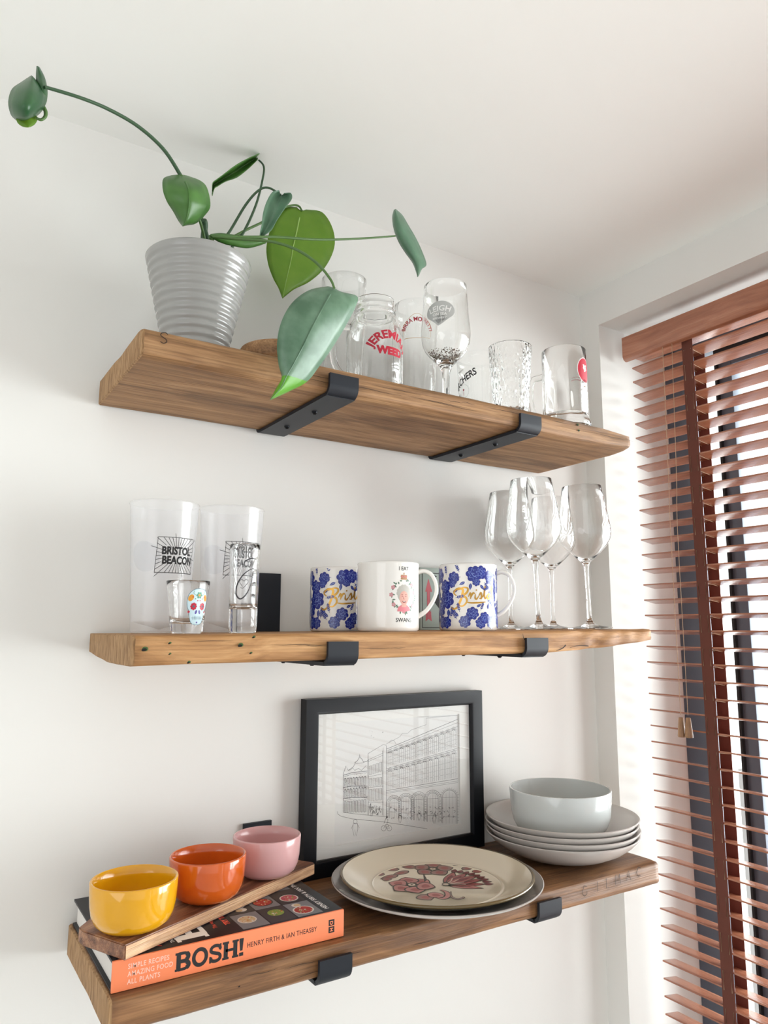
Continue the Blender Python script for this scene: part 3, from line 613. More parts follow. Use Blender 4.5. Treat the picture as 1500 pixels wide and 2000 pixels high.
# mason jar mug
mj = [(0, .002), (.026, 0), (.034, .001), (.0385, .006), (.0405, .014), (.041, .03), (.041, .088), (.0402, .096), (.037, .106), (.0325, .113), (.0300, .1165), (.0290, .119),
      (.0292, .1225), (.0305, .1235), (.0305, .1248), (.0293, .1262), (.0293, .130), (.0304, .1312), (.0304, .1325), (.0292, .1338), (.0290, .140), (.0298, .1425), (.0290, .1440),
      (.0268, .1436), (.0264, .139), (.0264, .119), (.030, .112), (.0345, .1045), (.0376, .095), (.0384, .086), (.0384, .02), (.036, .012), (.028, .0075), (0, .0065)]
mx_, my_ = .4060, -.150
mjar = glass_thing('mason_jar_mug', mx_, my_, Z1, mj, 'clear mason jar mug with red curved lettering and side handle on the top shelf', 'mug')
dl = phi_at(mx_, my_, radians(-62))
def handle_pts(phi, r, zt, zb, out, n=7, r2=None):
    d = Vector((cos(phi), sin(phi), 0)); o = []
    prof = [(0, 0), (.35, .02), (.8, .04), (1, .22), (1, .5), (.82, .8), (.4, .97), (0, 1)]
    for a, k in prof: o.append(d*((r if k < .5 else (r2 or r))-.001+out*a)+Vector((0, 0, zt+(zb-zt)*k)))
    return o
tube_obj('handle', handle_pts(dl, .0402, .098, .022, .028), .0048, glass, mjar, 12, .8)
ik = Ink(); ik.text('JEREMIAH', 0, 0, .0165, 0, .0006, 'CENTER', .95, arc=.030); ik.text('WEED', .0, -.024, .0150, 0, .0010, 'CENTER', 1.0)
ik.build('printed_lettering', on_cyl(lambda z: .041, phi_at(mx_, my_, radians(34)), .0755), [red], mjar)
# moretti style pint
mo = tumbler(.029, .0356, .1960, .0012, .014)
o_x, o_y = .5317, -.075
mot = glass_thing('beer_glass', o_x, o_y, Z1, mo, 'tall clear pint glass with a red arched print, between mason jar mug and stemmed glass')
ik = Ink(); ik.text('BIRRA MORETTI', 0, 0, .0098, 0, .0003, 'CENTER', .78, arc=.0205); ik.line([(-.021, -.028), (.021, -.028)], .0006, 1); ik.curve([(-.0225, -.025), (-.021, -.005), (0, .0125), (.021, -.005), (.0225, -.025)], .0005, 1)
rfm = rprof([(.029, .003), (.0356, .196)])
ik.build('printed_label', on_cyl(rfm, phi_at(o_x, o_y, radians(2)), .158), [red, gold], mot)
# stemmed beer glass
sx_, sy_ = .5235, -.165
sg = [(0, .0035), (.010, .0028), (.028, .0008), (.0330, .0), (.0340, .0012), (.028, .0034), (.014, .0060), (.0075, .0100), (.0058, .018), (.0055, .045), (.0062, .056), (.0085, .061), (.0085, .0635), (.0105, .066),
      (.0165, .0725), (.0245, .080), (.0315, .089), (.0362, .100), (.0378, .112), (.0372, .126), (.0355, .142), (.0342, .160), (.0335, .176), (.0331, .1912), (.0325, .1920), (.0320, .1912),
      (.0324, .176), (.0331, .160), (.0344, .142), (.0361, .126), (.0366, .112), (.0350, .1005), (.0303, .090), (.0232, .0815), (.0150, .0745), (.007, .0715), (0, .071)]
stg = glass_thing('stemmed_beer_glass', sx_, sy_, Z1, sg, 'stemmed beer glass with a grey frosted badge, behind the shelf front near the middle')
ik = Ink()
pts = [(.0225*cos(a)*1.0, .0165*sin(a)*1.0) for a in [radians(-30+i*240/20) for i in range(21)]]; pts += [(-.009, -.0165), (-.002, -.0235), (.004, -.0205)]
ik.poly(pts, 0); ik.text('LEIGH', 0, .0005, .0125, 1, .0002, 'CENTER', .95, arc=.045); ik.text('ON SEA', 0, -.0070, .0062, 1, .0001, 'CENTER'); ik.text('BREWERY', 0, -.0130, .0048, 1, .0001, 'CENTER')
rfs = rprof([(.0362, .100), (.0378, .112), (.0372, .126), (.0355, .142), (.0342, .160), (.0335, .176), (.0331, .1912)])
ik.build('frosted_badge', on_cyl(rfs, phi_at(sx_, sy_, radians(-14)), .1385), [greyprint, whitep], stg)
# specks put in to imitate shelf wood refracted in its bottom
bm = bmesh.new(); rr = random.Random(5)
for _ in range(420):
    a = rr.random()*2*pi; z = rr.uniform(.0735, .0865); mr_ = .0145+(.0275-.0145)*((z-.0745)/.0125) if z > .0745 else .012
    r = mr_*sqrt(rr.uniform(.55, .96)); s = rr.uniform(.0006, .0011)
    m = Matrix.Translation((r*cos(a), r*sin(a), z+.0008)); bmesh.ops.create_icosphere(bm, subdivisions=0 or 1, radius=s, matrix=m)
for i, f in enumerate(bm.faces): f.material_index = (i//20) % 3
gr = from_bm('refraction_specks', bm, [pmat('speck_brown', (110, 92, 74), .7), pmat('speck_pale', (206, 198, 186), .5), pmat('speck_grey', (150, 142, 134), .6)], None)
gr.location = (sx_, sy_, Z1); tag(gr, 'thin layer of brown and pale grit imitating refracted wood in the stemmed beer glass', 'specks'); gr['kind'] = 'stuff'
# tumbler with dark lettering
ax, ay = .6670, -.070
ar = tumbler(.031, .0384, .1382, .0012, .012)
art = glass_thing('tumbler', ax, ay, Z1, ar, 'clear tumbler with black slanted lettering, behind the hammered tumbler')
ik = Ink(); ik.text('ARCHERS', 0, 0, .0165, 0, .0004, 'CENTER', .82, rot=.42, shear=.2); ik.text('PARTY', -.006, .020, .0050, 0, 0, 'CENTER', rot=.1); ik.disc(-.001, -.012, .0017, 1)
for i in range(26):
    a = -pi*.55+i*2*pi/26
    if -2.4 < a < 2.2: ik.disc(-.001+.0115*cos(a), -.0145+.0115*sin(a), .00045, 0, n=6)
ik.line([(-.001, -.0135), (-.001, -.022)], .0006, 1)
ik.build('printed_lettering', on_cyl(rprof([(.031, .003), (.0384, .138)]), phi_at(ax, ay, radians(-46)), .086), [inkk, red], art)
# hammered tumbler
hx, hy = .6530, -.165
hm_ = tumbler(.0262, .0346, .1219, .0028, .014, n=44)
def dimple(r, z, a): return r+(.0011*NZ.noise(Vector((cos(a)*9, sin(a)*9, z*190)))-.0004*abs(NZ.noise(Vector((cos(a)*16, sin(a)*16, z*300+5)))) if .006 < z < .114 and r > .0240 else 0)
glass_thing('hammered_tumbler', hx, hy, Z1, hm_, 'clear tumbler with dimpled hammered surface standing above the right bracket', 'glass', mat=hammered, seg=144, fr=dimple)
# tankard
tx, ty = .7595, -.180
tp = [(0, .002), (.034, 0), (.0395, .001), (.0405, .004), (.0398, .009), (.0378, .013), (.0370, .018), (.0368, .045), (.0366, .070), (.0364, .078), (.0363, .1318), (.0356, .1328), (.0345, .1318), (.0342, .080), (.0330, .070), (.0325, .030), (.030, .0225), (.015, .020), (0, .0195)]
def flute(r, z, a): return r*(1+(.030*abs(cos(5*a))-.012 if .016 < z < .074 and r > .0362 else 0)-(.02*abs(cos(5*a)) if .022 < z < .072 and r < .034 and r > .031 else 0))
tk = glass_thing('glass_tankard', tx, ty, Z1, tp, 'clear fluted glass tankard with a red round logo, right end of top shelf', 'mug', fr=flute, seg=120)
tube_obj('handle', handle_pts(phi_at(tx, ty, radians(-112)), .0368, .098, .020, .026), .0052, glass, tk, 12, .8)
ik = Ink(); ik.disc(0, 0, .0175, 1, .0215, n=40); ik.disc(0, 0, .0165, 0, .0205, n=40); ik.text('San', .001, .004, .0085, 2, .0003, 'CENTER', .8, rot=-1.25); ik.text('Miguel', -.003, .003, .0060, 2, .0002, 'CENTER', .8, rot=-1.25)
ik.build('round_logo', on_cyl(lambda z: .0364, phi_at(tx, ty, radians(62)), .092), [red, whitep, whitep], tk)
ik = Ink(); ik.rect(-.010, 0, .004, .0012); ik.rect(-.009, -.005, .003, -.0036)
ik.build('small_print', on_cyl(lambda z: .0364, phi_at(tx, ty, radians(148)), .092), [pmat('faded_pink_print', (226, 170, 172), .6)], tk)

# ================================================================== MIDDLE SHELF
def cup(x, y, h, label):
    z = z2f(x)
    t = thing('reusable_cup', (x, y, z), label, 'cup', 'frosted reusable pint cups')
    r1 = .0420; r0 = .0340
    P_ = [(0, .003), (r0-.003, .003), (r0-.002, .0), (r0, .001)]
    for i in range(1, 13): k = i/12; P_.append((r0+(r1-r0)*k, .001+(h-.001)*k))
    P_ += [(r1+.0012, h+.0005), (r1+.0008, h+.0015), (r1-.0006, h+.0012)]
    for i in range(11, 0, -1): k = i/12; P_.append((r0+(r1-r0)*k-.0012, .001+(h-.001)*k))
    P_ += [(0, .0045)]
    lathe('cup_body', P_, frost, t, 96, 60)
    rf = lambda z_: r0+(r1-r0)*z_/h
    ik = Ink(); W_, H_ = .0260, .0215; lw = .00075
    ik.line([(-W_*.93, H_), (W_, H_*1.0), (W_*.97, -H_), (-W_, -H_)], lw, 0, closed=True)
    for i in range(34):
        a = 2*pi*i/34+.05; ca, sa = cos(a), sin(a)
        r_in = 1/max(abs(ca)/(W_*.66), abs(sa)/(H_*.42)); r_out = 1/max(abs(ca)/W_, abs(sa)/H_)
        k = 1.0 if i % 3 else (1.22 if i % 2 else 1.0); r_out *= k*(.98 if k == 1 else 1)
        if i % 2 and k == 1: r_in = r_in*.8+r_out*.2
        ik.line([(r_in*ca, r_in*sa), (r_out*ca, r_out*sa)], lw*.8, 0)
    ik.text('BRISTOL', -.0190, .0010, .0128, 0, .0006, 'LEFT', .80); ik.text('BEACON', -.0182, -.0104, .0128, 0, .0006, 'LEFT', .80)
    ik.build('sunburst_logo', on_cyl(rf, phi_at(x, y, radians(26)), .0940), [inkk], t)
    ik = Ink(); ik.disc(0, 0, .021, 0, .020, n=30)
    ik.build('back_print', on_cyl(rf, phi_at(x, y, radians(215)), .098), [thin_mat('pale_blue_print', (150, 166, 200), .30, .5)], t)
cup(.1349, -.085, .1600, 'frosted plastic cup with sunburst logo, behind the short skull shot glass')
cup(.2262, -.080, .1612, 'frosted plastic cup with sunburst logo, partly behind the tall thin shot glass')
# skull shot glass
gx, gy = .1406, -.175
sh = tumbler(.0178, .0245, .0592, .0016, .0125); st = glass_thing('shot_glass', gx, gy, z2f(gx), sh, 'short clear shot glass with a colourful sugar skull print, left on middle shelf', 'shot glass')
skw = pmat('skull_pale_blue', (196, 220, 228), .5); sko = pmat('skull_orange', (214, 150, 50), .5); skt = pmat('skull_teal', (60, 100, 120), .5); skp = pmat('skull_purple', (80, 70, 150), .5)
ik = Ink()
ol = [(0, .020), (.006, .019), (.0115, .0145), (.0135, .007), (.0125, -.001), (.0105, -.005), (.0095, -.011), (.0065, -.0185), (0, -.0205), (-.0065, -.0185), (-.0095, -.011), (-.0105, -.005), (-.0125, -.001), (-.0135, .007), (-.0115, .0145), (-.006, .019)]
ol = [p[:2] for p in spline([(a, b, 0) for a, b in ol+[ol[0]]], 4)]
ik.poly(ol, 0); ik.line(ol, .0005, 1, closed=True)
for s in (-1, 1):
    for k in range(8): ik.disc(s*.0056+.0026*cos(k*pi/4), .0+.0030*sin(k*pi/4), .0013, 2)
    ik.disc(s*.0056, 0, .0026, 2); ik.disc(s*.0058, 0, .0012, 1)
    ik.disc(s*.0095, .0095, .0030, 3, .0040, rot=s*.5); ik.disc(s*.0022, -.0062, .0013, 4, .0024, rot=s*.3); ik.disc(s*.0105, -.006, .0013, 2)
    ik.curve([(s*.004, .0125), (s*.007, .0145), (s*.0065, .0175)], .0004, 5)
    for k in range(3): ik.disc(s*(.0015+.003*k), .0065+.002*k, .0007, 5 if k % 2 else 2)
for k in range(-3, 4): ik.line([(k*.0017, -.0105), (k*.0017, -.0150)], .0004, 1)
ik.line([(-.007, -.0128), (.007, -.0128)], .0004, 1)
for k in range(6): a = k*pi/3; ik.disc(.0026*cos(a), .0125+.0026*sin(a), .0013, 5)
ik.disc(0, .0125, .0014, 3); ik.disc(0, -.0178, .0010, 4)
ik.build('skull_print', on_cyl(rprof([(.0178, .003), (.0245, .0592)]), phi_at(gx, gy, radians(34)), .0305), [skw, skt, red, sko, skp, pmat('skull_green', (90, 150, 120), .5)], st)
# tall thin shot glass
vx, vy = .2103, -.170
sv = tumbler(.0165, .0184, .1055, .0020, .0285, n=16); vt = glass_thing('tall_shot_glass', vx, vy, z2f(vx), sv, 'tall narrow shot glass with black script letter and heart, on middle shelf', 'shot glass')
ik = Ink(); tp_ = lambda t: .35+1.6*sin(pi*t)**2
ik.curve([(-.006, .030), (-.002, .036), (.006, .038), (.012, .037)], .0008, 0, taper=tp_)
ik.curve([(.0075, .036), (.0065, .022), (.004, .008), (-.001, -.004), (-.008, -.010), (-.0135, -.004), (-.012, .008), (-.004, .020), (.006, .026), (.0125, .023), (.014, .014)], .0009, 0, n=10, taper=tp_)
ik.curve([(-.006, .0045), (-.0095, .010), (-.007, .013), (-.0045, .011), (-.002, .013), (.0005, .010), (-.005, .003), (-.0085, .0035)], .0005, 0)
ik.text('09.09.2018', 0, -.0175, .0040, 0, 0, 'CENTER', .8)
ik.build('script_print', on_cyl(rprof([(.0165, .003), (.0184, .1055)]), phi_at(vx, vy, radians(14)), .050), [inkgrey], vt)

def mug_prof(r, h): 
    return [(0, .0025), (r-.010, .0025), (r-.008, 0), (r-.003, .0002), (r-.0006, .0022), (r, .006), (r, h*.5), (r, h-.003), (r+.0002, h-.0008), (r-.0008, h), (r-.0026, h-.0006), (r-.0032, h-.004), (r-.0034, .012), (r-.009, .0065), (0, .006)]
def mug(name, x, y, r, h, label, hphi, hout=.024, hz=(.87, .22), group=None):
    z = z2f(x); t = thing(name, (x, y, z), label, 'mug', group); lathe('mug_body', mug_prof(r, h), white_cer, t, 96, 60)
    d = Vector((cos(hphi), sin(hphi), 0))
    pr = [(-.002, h*hz[0]), (.008, h*(hz[0]+.02)), (.018, h*(hz[0]-.03)), (.0245, h*(hz[0]-.16)), (.0250, h*(hz[0]-.30)), (.0195, h*(hz[0]-.44)), (.010, h*(hz[1]+.08)), (-.0015, h*hz[1])]
    tube_obj('handle', [d*(r+a*hout/.025)+Vector((0, 0, b)) for a, b in pr], lambda t: .0062-.0016*sin(pi*t), white_cer, t, 14, .55, n=8, upv=(-d.y, d.x, 0))
    return t
def rose(ik, x, y, s, rg, a0=0):
    n = 7
    for k in range(n):
        a = a0+2*pi*k/n; ik.disc(x+s*.58*cos(a), y+s*.58*sin(a), s*.46, 0, s*.40, rot=a)
    ik.disc(x, y, s*.6, 0)
    for k in range(n):
        a = a0+2*pi*k/n+.3; ik.curve([(x+s*.42*cos(a), y+s*.42*sin(a)), (x+s*.74*cos(a+.35), y+s*.74*sin(a+.35)), (x+s*.50*cos(a+.75), y+s*.50*sin(a+.75))], s*.05, 1, 4)
    ik.curve([(x+s*.06*k*cos(a0+k*.9), y+s*.06*k*sin(a0+k*.9)) for k in range(8)], s*.055, 1, 4)
    for k in range(3): a = a0+2+k*2.1; ik.curve([(x+s*.2*cos(a), y+s*.2*sin(a)), (x+s*.36*cos(a+.5), y+s*.36*sin(a+.5)), (x+s*.22*cos(a+1), y+s*.22*sin(a+1))], s*.05, 1, 4)
def lf_(ik, x, y, l, a, w=.45):
    pts = []
    for k in range(9): t = k/8; pts.append((t*l, sin(pi*t**.8)*w*l*.5))
    for k in range(7, 0, -1): t = k/8; pts.append((t*l, -sin(pi*t**.8)*w*l*.5))
    ik.poly([(x+p*cos(a)-q_*sin(a), y+p*sin(a)+q_*cos(a)) for p, q_ in pts], 0)
    ik.line([(x+.1*l*cos(a), y+.1*l*sin(a)), (x+.85*l*cos(a), y+.85*l*sin(a))], l*.05, 1)
def sprig(ik, x, y, l, a, rg):
    ik.line([(x, y), (x+l*cos(a), y+l*sin(a))], l*.06, 0)
    for k, t in enumerate((.25, .5, .72, .95)):
        for s in (-1, 1): lf_(ik, x+l*t*cos(a), y+l*t*sin(a), l*.34, a+s*.75, .42)
    lf_(ik, x+l*cos(a), y+l*sin(a), l*.35, a, .42)
def floral_mug(x, y, label, r, h):
    t = mug('floral_mug', x, y, r, h, label, phi_at(x, y, radians(88)), group='blue rose patterned mugs')
    rg = random.Random(4); ik = Ink(); z0 = 0
    R_ = lambda u, v, s, a=0: rose(ik, u, v, s, rg, a)
    top = h-.004
    # clusters: (u,v,size)
    for u, v, s in ((-.034, .044, .0135), (-.037, .062, .010), (-.021, .074, .0088), (-.0235, .066, .006), (.009, .079, .0115), (.019, .083, .0095), (.012, .068, .006), (-.048, .030, .011), (-.052, .078, .012), (.036, .075, .011), (.040, .048, .010), (.050, .062, .010), (.047, .024, .010),
                    (.006, .024, .0090), (-.005, .0125, .0085), (.018, .009, .008), (.024, .018, .0082), (-.034, .009, .0085), (-.045, .012, .009), (.036, .010, .009), (-.062, .05, .012), (.060, .080, .010), (.062, .035, .011), (-.064, .018, .010), (-.066, .075, .009), (.058, .012, .009)):
        v2 = min(v, top-s); v2 = max(v2, s+.003); R_(u, v2, s, rg.random()*6)
    for u, v, l, a in ((-.004, .068, .0095, 3.6), (.004, .066, .0095, 4.6), (.018, .064, .009, 5.4), (-.030, .030, .012, 4.7), (-.026, .033, .012, 5.5), (-.046, .044, .010, 2.8), (-.022, .054, .009, .4), (.012, .033, .008, .5), (-.014, .020, .009, 2.4), (.030, .030, .009, 1.4), (.044, .060, .010, 2.4), (.050, .040, .010, 4), (-.056, .064, .010, 5)):
        lf_(ik, u, v, l, a)
    for u, v, l, a in ((-.034, .079, .010, 1.7), (-.040, .074, .008, 2.4), (-.012, .082, .010, 2.0), (-.010, .075, .008, 3.2), (.024, .068, .010, 5.4), (-.016, .016, .010, 2.2), (-.012, .026, .010, 1.8), (.018, .028, .009, 1.2), (-.026, .018, .010, 1.4), (-.040, .020, .010, 1.9), (.040, .034, .010, 2.4), (-.018, .046, .010, .2), (.034, .062, .009, 3.6)):
        sprig(ik, u, v, l, a, rg)
    ik.items = [it for it in ik.items if all(.002 < v_[1] < h-.0015 for v_ in it[0])]
    ik.build('blue_rose_print', on_cyl(lambda z: r, phi_at(x, y, 0), 0), [inkblue, inkblue2], t, cut=.003, step=.00004, base=.00018)
    # gold script
    g = Ink(); w = .0021; tp2 = lambda t: .55+.7*sin(pi*t)
    g.curve([(-.0165, .0485), (-.0205, .053), (-.0150, .0585), (-.0075, .0575), (-.0080, .050), (-.0115, .040), (-.0160, .032), (-.0225, .0300), (-.0245, .0335)], w*1.3, 0, taper=tp2)
    g.curve([(-.0145, .0565), (-.007, .0600), (-.0005, .0590), (-.001, .0540), (-.0065, .0490), (-.0085, .0480), (-.003, .0460), (-.002, .0400), (-.007, .0345), (-.0125, .0345)], w*1.2, 0, taper=tp2)
    g.curve([(.0005, .0470), (.003, .0520), (.004, .0495), (.0035, .0440)], w, 0, taper=tp2); g.curve([(.0035, .0455), (.007, .0520), (.010, .0515)], w, 0, taper=tp2)
    g.curve([(.0105, .0510), (.0100, .0455), (.0120, .0440), (.0150, .0475)], w, 0, taper=tp2); g.disc(.0120, .0565, .0011)
    g.curve([(.0150, .0475), (.0185, .0530), (.0195, .0490), (.0190, .0450), (.0160, .0450)], w, 0, taper=tp2); g.curve([(.0200, .0460), (.0235, .0510), (.0255, .0620), (.0240, .0500), (.0255, .0450), (.0285, .0480)], w, 0, taper=tp2)
    g.curve([(.0325, .0510), (.0290, .0490), (.0300, .0450), (.0335, .0460), (.0335, .0510), (.0310, .0520)], w, 0, taper=tp2); g.curve([(.036, .047), (.0395, .056), (.0395, .063), (.0375, .060), (.0380, .046), (.0405, .0455)], w, 0, taper=tp2)
    g.curve([(-.002, .0395), (.005, .0385), (.016, .0390), (.026, .0400)], w*.9, 0, taper=tp2)
    g.build('gold_script', on_cyl(lambda z: r, phi_at(x, y, 0), 0), [gold], t, cut=.003, base=.00025)
floral_mug(.3965, -.068, 'white mug with cobalt roses and gold script, partly behind the portrait mug', .0405, .0905)
floral_mug(.5595, -.165, 'white mug with cobalt roses and gold script beside the wine glasses', .0423, .0950)
# portrait mug
wx, wy = .4171, -.170
pm = mug('portrait_mug', wx, wy, .0418, .0915, 'plain white mug printed with a smiling woman in a flower wreath and black lettering', phi_at(wx, wy, radians(92)), .0235)
ik = Ink(); G_, P2, S_, H1, J_, C_, B_ = range(7)
mt = [pmat('wreath_green', (92, 122, 100), .4), pmat('wreath_pink', (206, 138, 146), .4), pmat('portrait_skin', (222, 172, 158), .4), pmat('portrait_hair', (186, 184, 176), .5), pmat('portrait_jacket', (222, 130, 140), .5), pmat('crown_gold', (176, 130, 84), .5), inkk, pmat('portrait_feature', (150, 70, 74), .5)]
rg = random.Random(8)
for k in range(46):
    a = 1.95+(2*pi-.75)*k/45; ex, ey = .0175*cos(a), .0205*sin(a); 
    pts = []; l = rg.uniform(.0035, .0055); b = a+rg.choice([1.2, 1.9, -1.2, -1.9, .2, 3.0])
    for q_ in range(7): t_ = q_/6; pts.append((ex+t_*l*cos(b)-sin(pi*t_)*.0010*sin(b), ey+t_*l*sin(b)+sin(pi*t_)*.0010*cos(b)))
    for q_ in range(5, 0, -1): t_ = q_/6; pts.append((ex+t_*l*cos(b)+sin(pi*t_)*.0010*sin(b), ey+t_*l*sin(b)-sin(pi*t_)*.0010*cos(b)))
    ik.poly(pts, G_)
for a in (2.6, 3.1, 3.75, 4.7, .2, 5.6, .75):
    x_, y_ = .0178*cos(a), .0205*sin(a)
    for k in range(5): ik.disc(x_+.0017*cos(k*1.257), y_+.0017*sin(k*1.257), .0012, P2, n=8)
    ik.disc(x_, y_, .0008, H1, n=8)
# head: hair, face, jacket
ik.poly([(-.0100, -.0205), (-.0085, -.0150), (-.0035, -.0120), (.0035, -.0120), (.0085, -.0150), (.0100, -.0195), (.004, -.0205), (-.003, -.0208)], J_)
ik.disc(.0003, .0015, .0098, H1, .0108, n=24)
for k in range(9): a = k*.44-.35; ik.disc(.0003+.0083*cos(a), .003+.0088*sin(a), .0028, H1)
ik.disc(.0, -.0030, .0067, S_, .0090, n=22); ik.rect(-.0035, -.0150, .0035, -.0090, S_)
for s in (-1, 1): ik.disc(s*.0027, -.0008, .0010, 7, .0005); ik.line([(s*.0015, .0012), (s*.0042, .0012)], .0004, 7)
ik.curve([(-.0006, -.001), (-.0012, -.0042), (.0010, -.0044)], .0004, 7); ik.poly([(-.0032, -.0068), (0, -.0074), (.0032, -.0068), (.0018, -.0092), (-.0018, -.0092)], 7); ik.poly([(-.0024, -.0071), (0, -.0076), (.0024, -.0071), (.0012, -.0083), (-.0012, -.0083)], 3)
# crown
ik.rect(-.0048, .0208, .0048, .0226, C_); 
for s in (-1, 0, 1): ik.disc(s*.0030, .0248, .0019, C_, .0024); ik.disc(s*.0030, .0246, .0010, J_, .0014)
ik.disc(0, .0284, .0010, C_); ik.line([(0, .0284), (0, .0305)], .0005, C_)
ik.text('I EAT', 0, .0330, .0070, B_, .0001, 'CENTER', .95); ik.text('SWANS', 0, -.0340, .0074, B_, .0001, 'CENTER', .95)
ik.build('portrait_print', on_cyl(lambda z: .0418, phi_at(wx, wy, radians(30)), .0465), mt, pm)
# tin with compass arrow at the wall
tin_m = pmat('grey_green_painted_tin', (150, 162, 154), .4)
tn = thing('tin_box', (.5695, -.030, z2f(.6)), 'grey green tin box with black border and red arrow, behind the mug handles', 'tin')
boxes('tin_body', [((0, 0, 0), (.088, .022, .1015))], tin_m, tn, .002)
ik = Ink(); ik.line([(.004, .004), (.084, .004), (.084, .0925), (.004, .0925)], .0016, 0, closed=True)
ik.line([(.0165, .0185), (.0165, .066)], .0058, 1); ik.poly([(.0100, .062), (.0165, .0835), (.0240, .062)], 1); ik.poly([(.0105, .014), (.0165, .018), (.0225, .014), (.0215, .030), (.0115, .030)], 1)
ik.poly([(.026, .0475), (.058, .080), (.070, .080), (.040, .0475), (.070, .014), (.058, .014)], 0); ik.poly([(.020, .086), (.026, .090), (.034, .088), (.028, .083)], 0)
for k in (0,): ik.line([(.0135, .020), (.0135, .064)], .0006, 0); ik.line([(.0195, .020), (.0195, .064)], .0006, 0)
ik.build('painted_arrow', lambda u, v, o: (u, -o, v), [inkk, pmat('dark_red_paint', (170, 20, 44), .4)], tn, cut=0)

# wine glasses
wp = [(0, .0035), (.006, .0036), (.020, .0016), (.034, .0002), (.0355, .0), (.0358, .0009), (.030, .0020), (.015, .0044), (.0065, .0080), (.0040, .014), (.0034, .03), (.0031, .06), (.0033, .09), (.0042, .101), (.0058, .106), (.0085, .1095),
      (.0150, .1150), (.0240, .1230), (.0340, .1335), (.0405, .1440), (.0432, .1545), (.0430, .1640), (.0412, .1780), (.0385, .1950), (.0355, .2130), (.0322, .2340), (.0318, .2347), (.0312, .2340),
      (.0345, .2130), (.0375, .1950), (.0402, .1780), (.0420, .1640), (.0422, .1545), (.0395, .1445), (.0330, .1345), (.0232, .1242), (.0140, .1163), (.006, .1125), (0, .1115)]
wine0 = None
for x, y, lab, tl in ((.7000, -.165, 'clear stemmed wine glass, nearer the mugs and standing at the shelf front', -2.2), (.7377, -.060, 'clear stemmed wine glass near the wall, closest to the blue rose mug handle', 0),
                  (.8140, -.165, 'clear stemmed wine glass at the shelf front, nearest the window blind', -2.0), (.8420, -.055, 'clear stemmed wine glass near the wall, seen between the two front wine glasses', 0)):
    if wine0 is None:
        wine0 = w_t = thing('wine_glass', (x, y, z2f(x)), lab, 'wine glass', 'stemmed wine glasses'); lathe('bowl_and_stem', wp, glass, w_t, 128, 60)
    else: w_t = copy_tree(wine0)
    w_t.location = (x, y, z2f(x)+.0006+abs(tl)*.0005); w_t['label'] = lab; w_t.rotation_euler = (0, radians(tl), 0)

# ================================================================== LOWEST SHELF
# framed drawing
fr = thing('picture_frame', (.3717, -.0225, Z3+.0006), 'black framed line drawing of a terrace with arches, standing at the wall on lowest shelf', 'picture')
FW, FH, FD = .3303, .2490, .0185; bw_ = .0225
bm = bmesh.new(); cs = [(0, 0), (0, FD), (bw_, FD), (bw_, .004), (bw_-.002, .0008), (bw_-.0045, 0)]   # (in from edge, depth)
cor = [(0, 0, 1, 1), (FW, 0, -1, 1), (FW, FH, -1, -1), (0, FH, 1, -1)]; RR = []
for cx, cz, sx1, sz1 in cor: RR.append([bm.verts.new((cx+sx1*a, d, cz+sz1*a)) for a, d in cs])
for i in range(4):
    A, B = RR[i], RR[(i+1) % 4]
    for k in range(len(cs)): bm.faces.new((A[k], A[(k+1) % len(cs)], B[(k+1) % len(cs)], B[k]))
from_bm('frame_moulding', bm, blackframe, fr, 30)
ux0, ux1, uz0, uz1 = .4255-.3717, .6595-.3717, 1.1905-Z3, 1.3645-Z3
mb = boxes('mount_board', [((bw_-.001, .0085, bw_-.001), (ux0, .0105, FH-bw_+.001)), ((ux1, .0085, bw_-.001), (FW-bw_+.001, .0105, FH-bw_+.001)), ((ux0, .0085, bw_-.001), (ux1, .0105, uz0)), ((ux0, .0085, uz1), (ux1, .0105, FH-bw_+.001))], matboard, fr)
pa = boxes('drawing', [((bw_, .0108, bw_), (FW-bw_, .0116, FH-bw_))], paper, fr)
gp = boxes('glazing', [((bw_-.001, .0055, bw_-.001), (FW-bw_+.001, .0072, FH-bw_+.001))], pane_m, fr)
H1 = [0.000147446, 1.13784e-05, 0.394391, -0.000130175, -0.000128095, 1.39058, -8.68749e-05, 2.10594e-05, 1.0]
def h1(u, v): w = H1[6]*u+H1[7]*v+1; return ((H1[0]*u+H1[1]*v+H1[2])/w-.3717, (H1[3]*u+H1[4]*v+H1[5])/w-Z3)
ik = Ink(); lw = .00042
def dl_(pts, w=1.0): ik.line([h1(*p) for p in pts], lw*w)
def lerp(a, b, t): return a+(b-a)*t
# street line and pavement
dl_([(185, 965), (190, 990), (220, 1010), (330, 1035), (600, 1060), (800, 1090), (1010, 1125)], 1.1)
dl_([(240, 975), (470, 1000), (640, 1015)], 1); dl_([(640, 1030), (900, 1045), (1290, 1080)], 1.4)
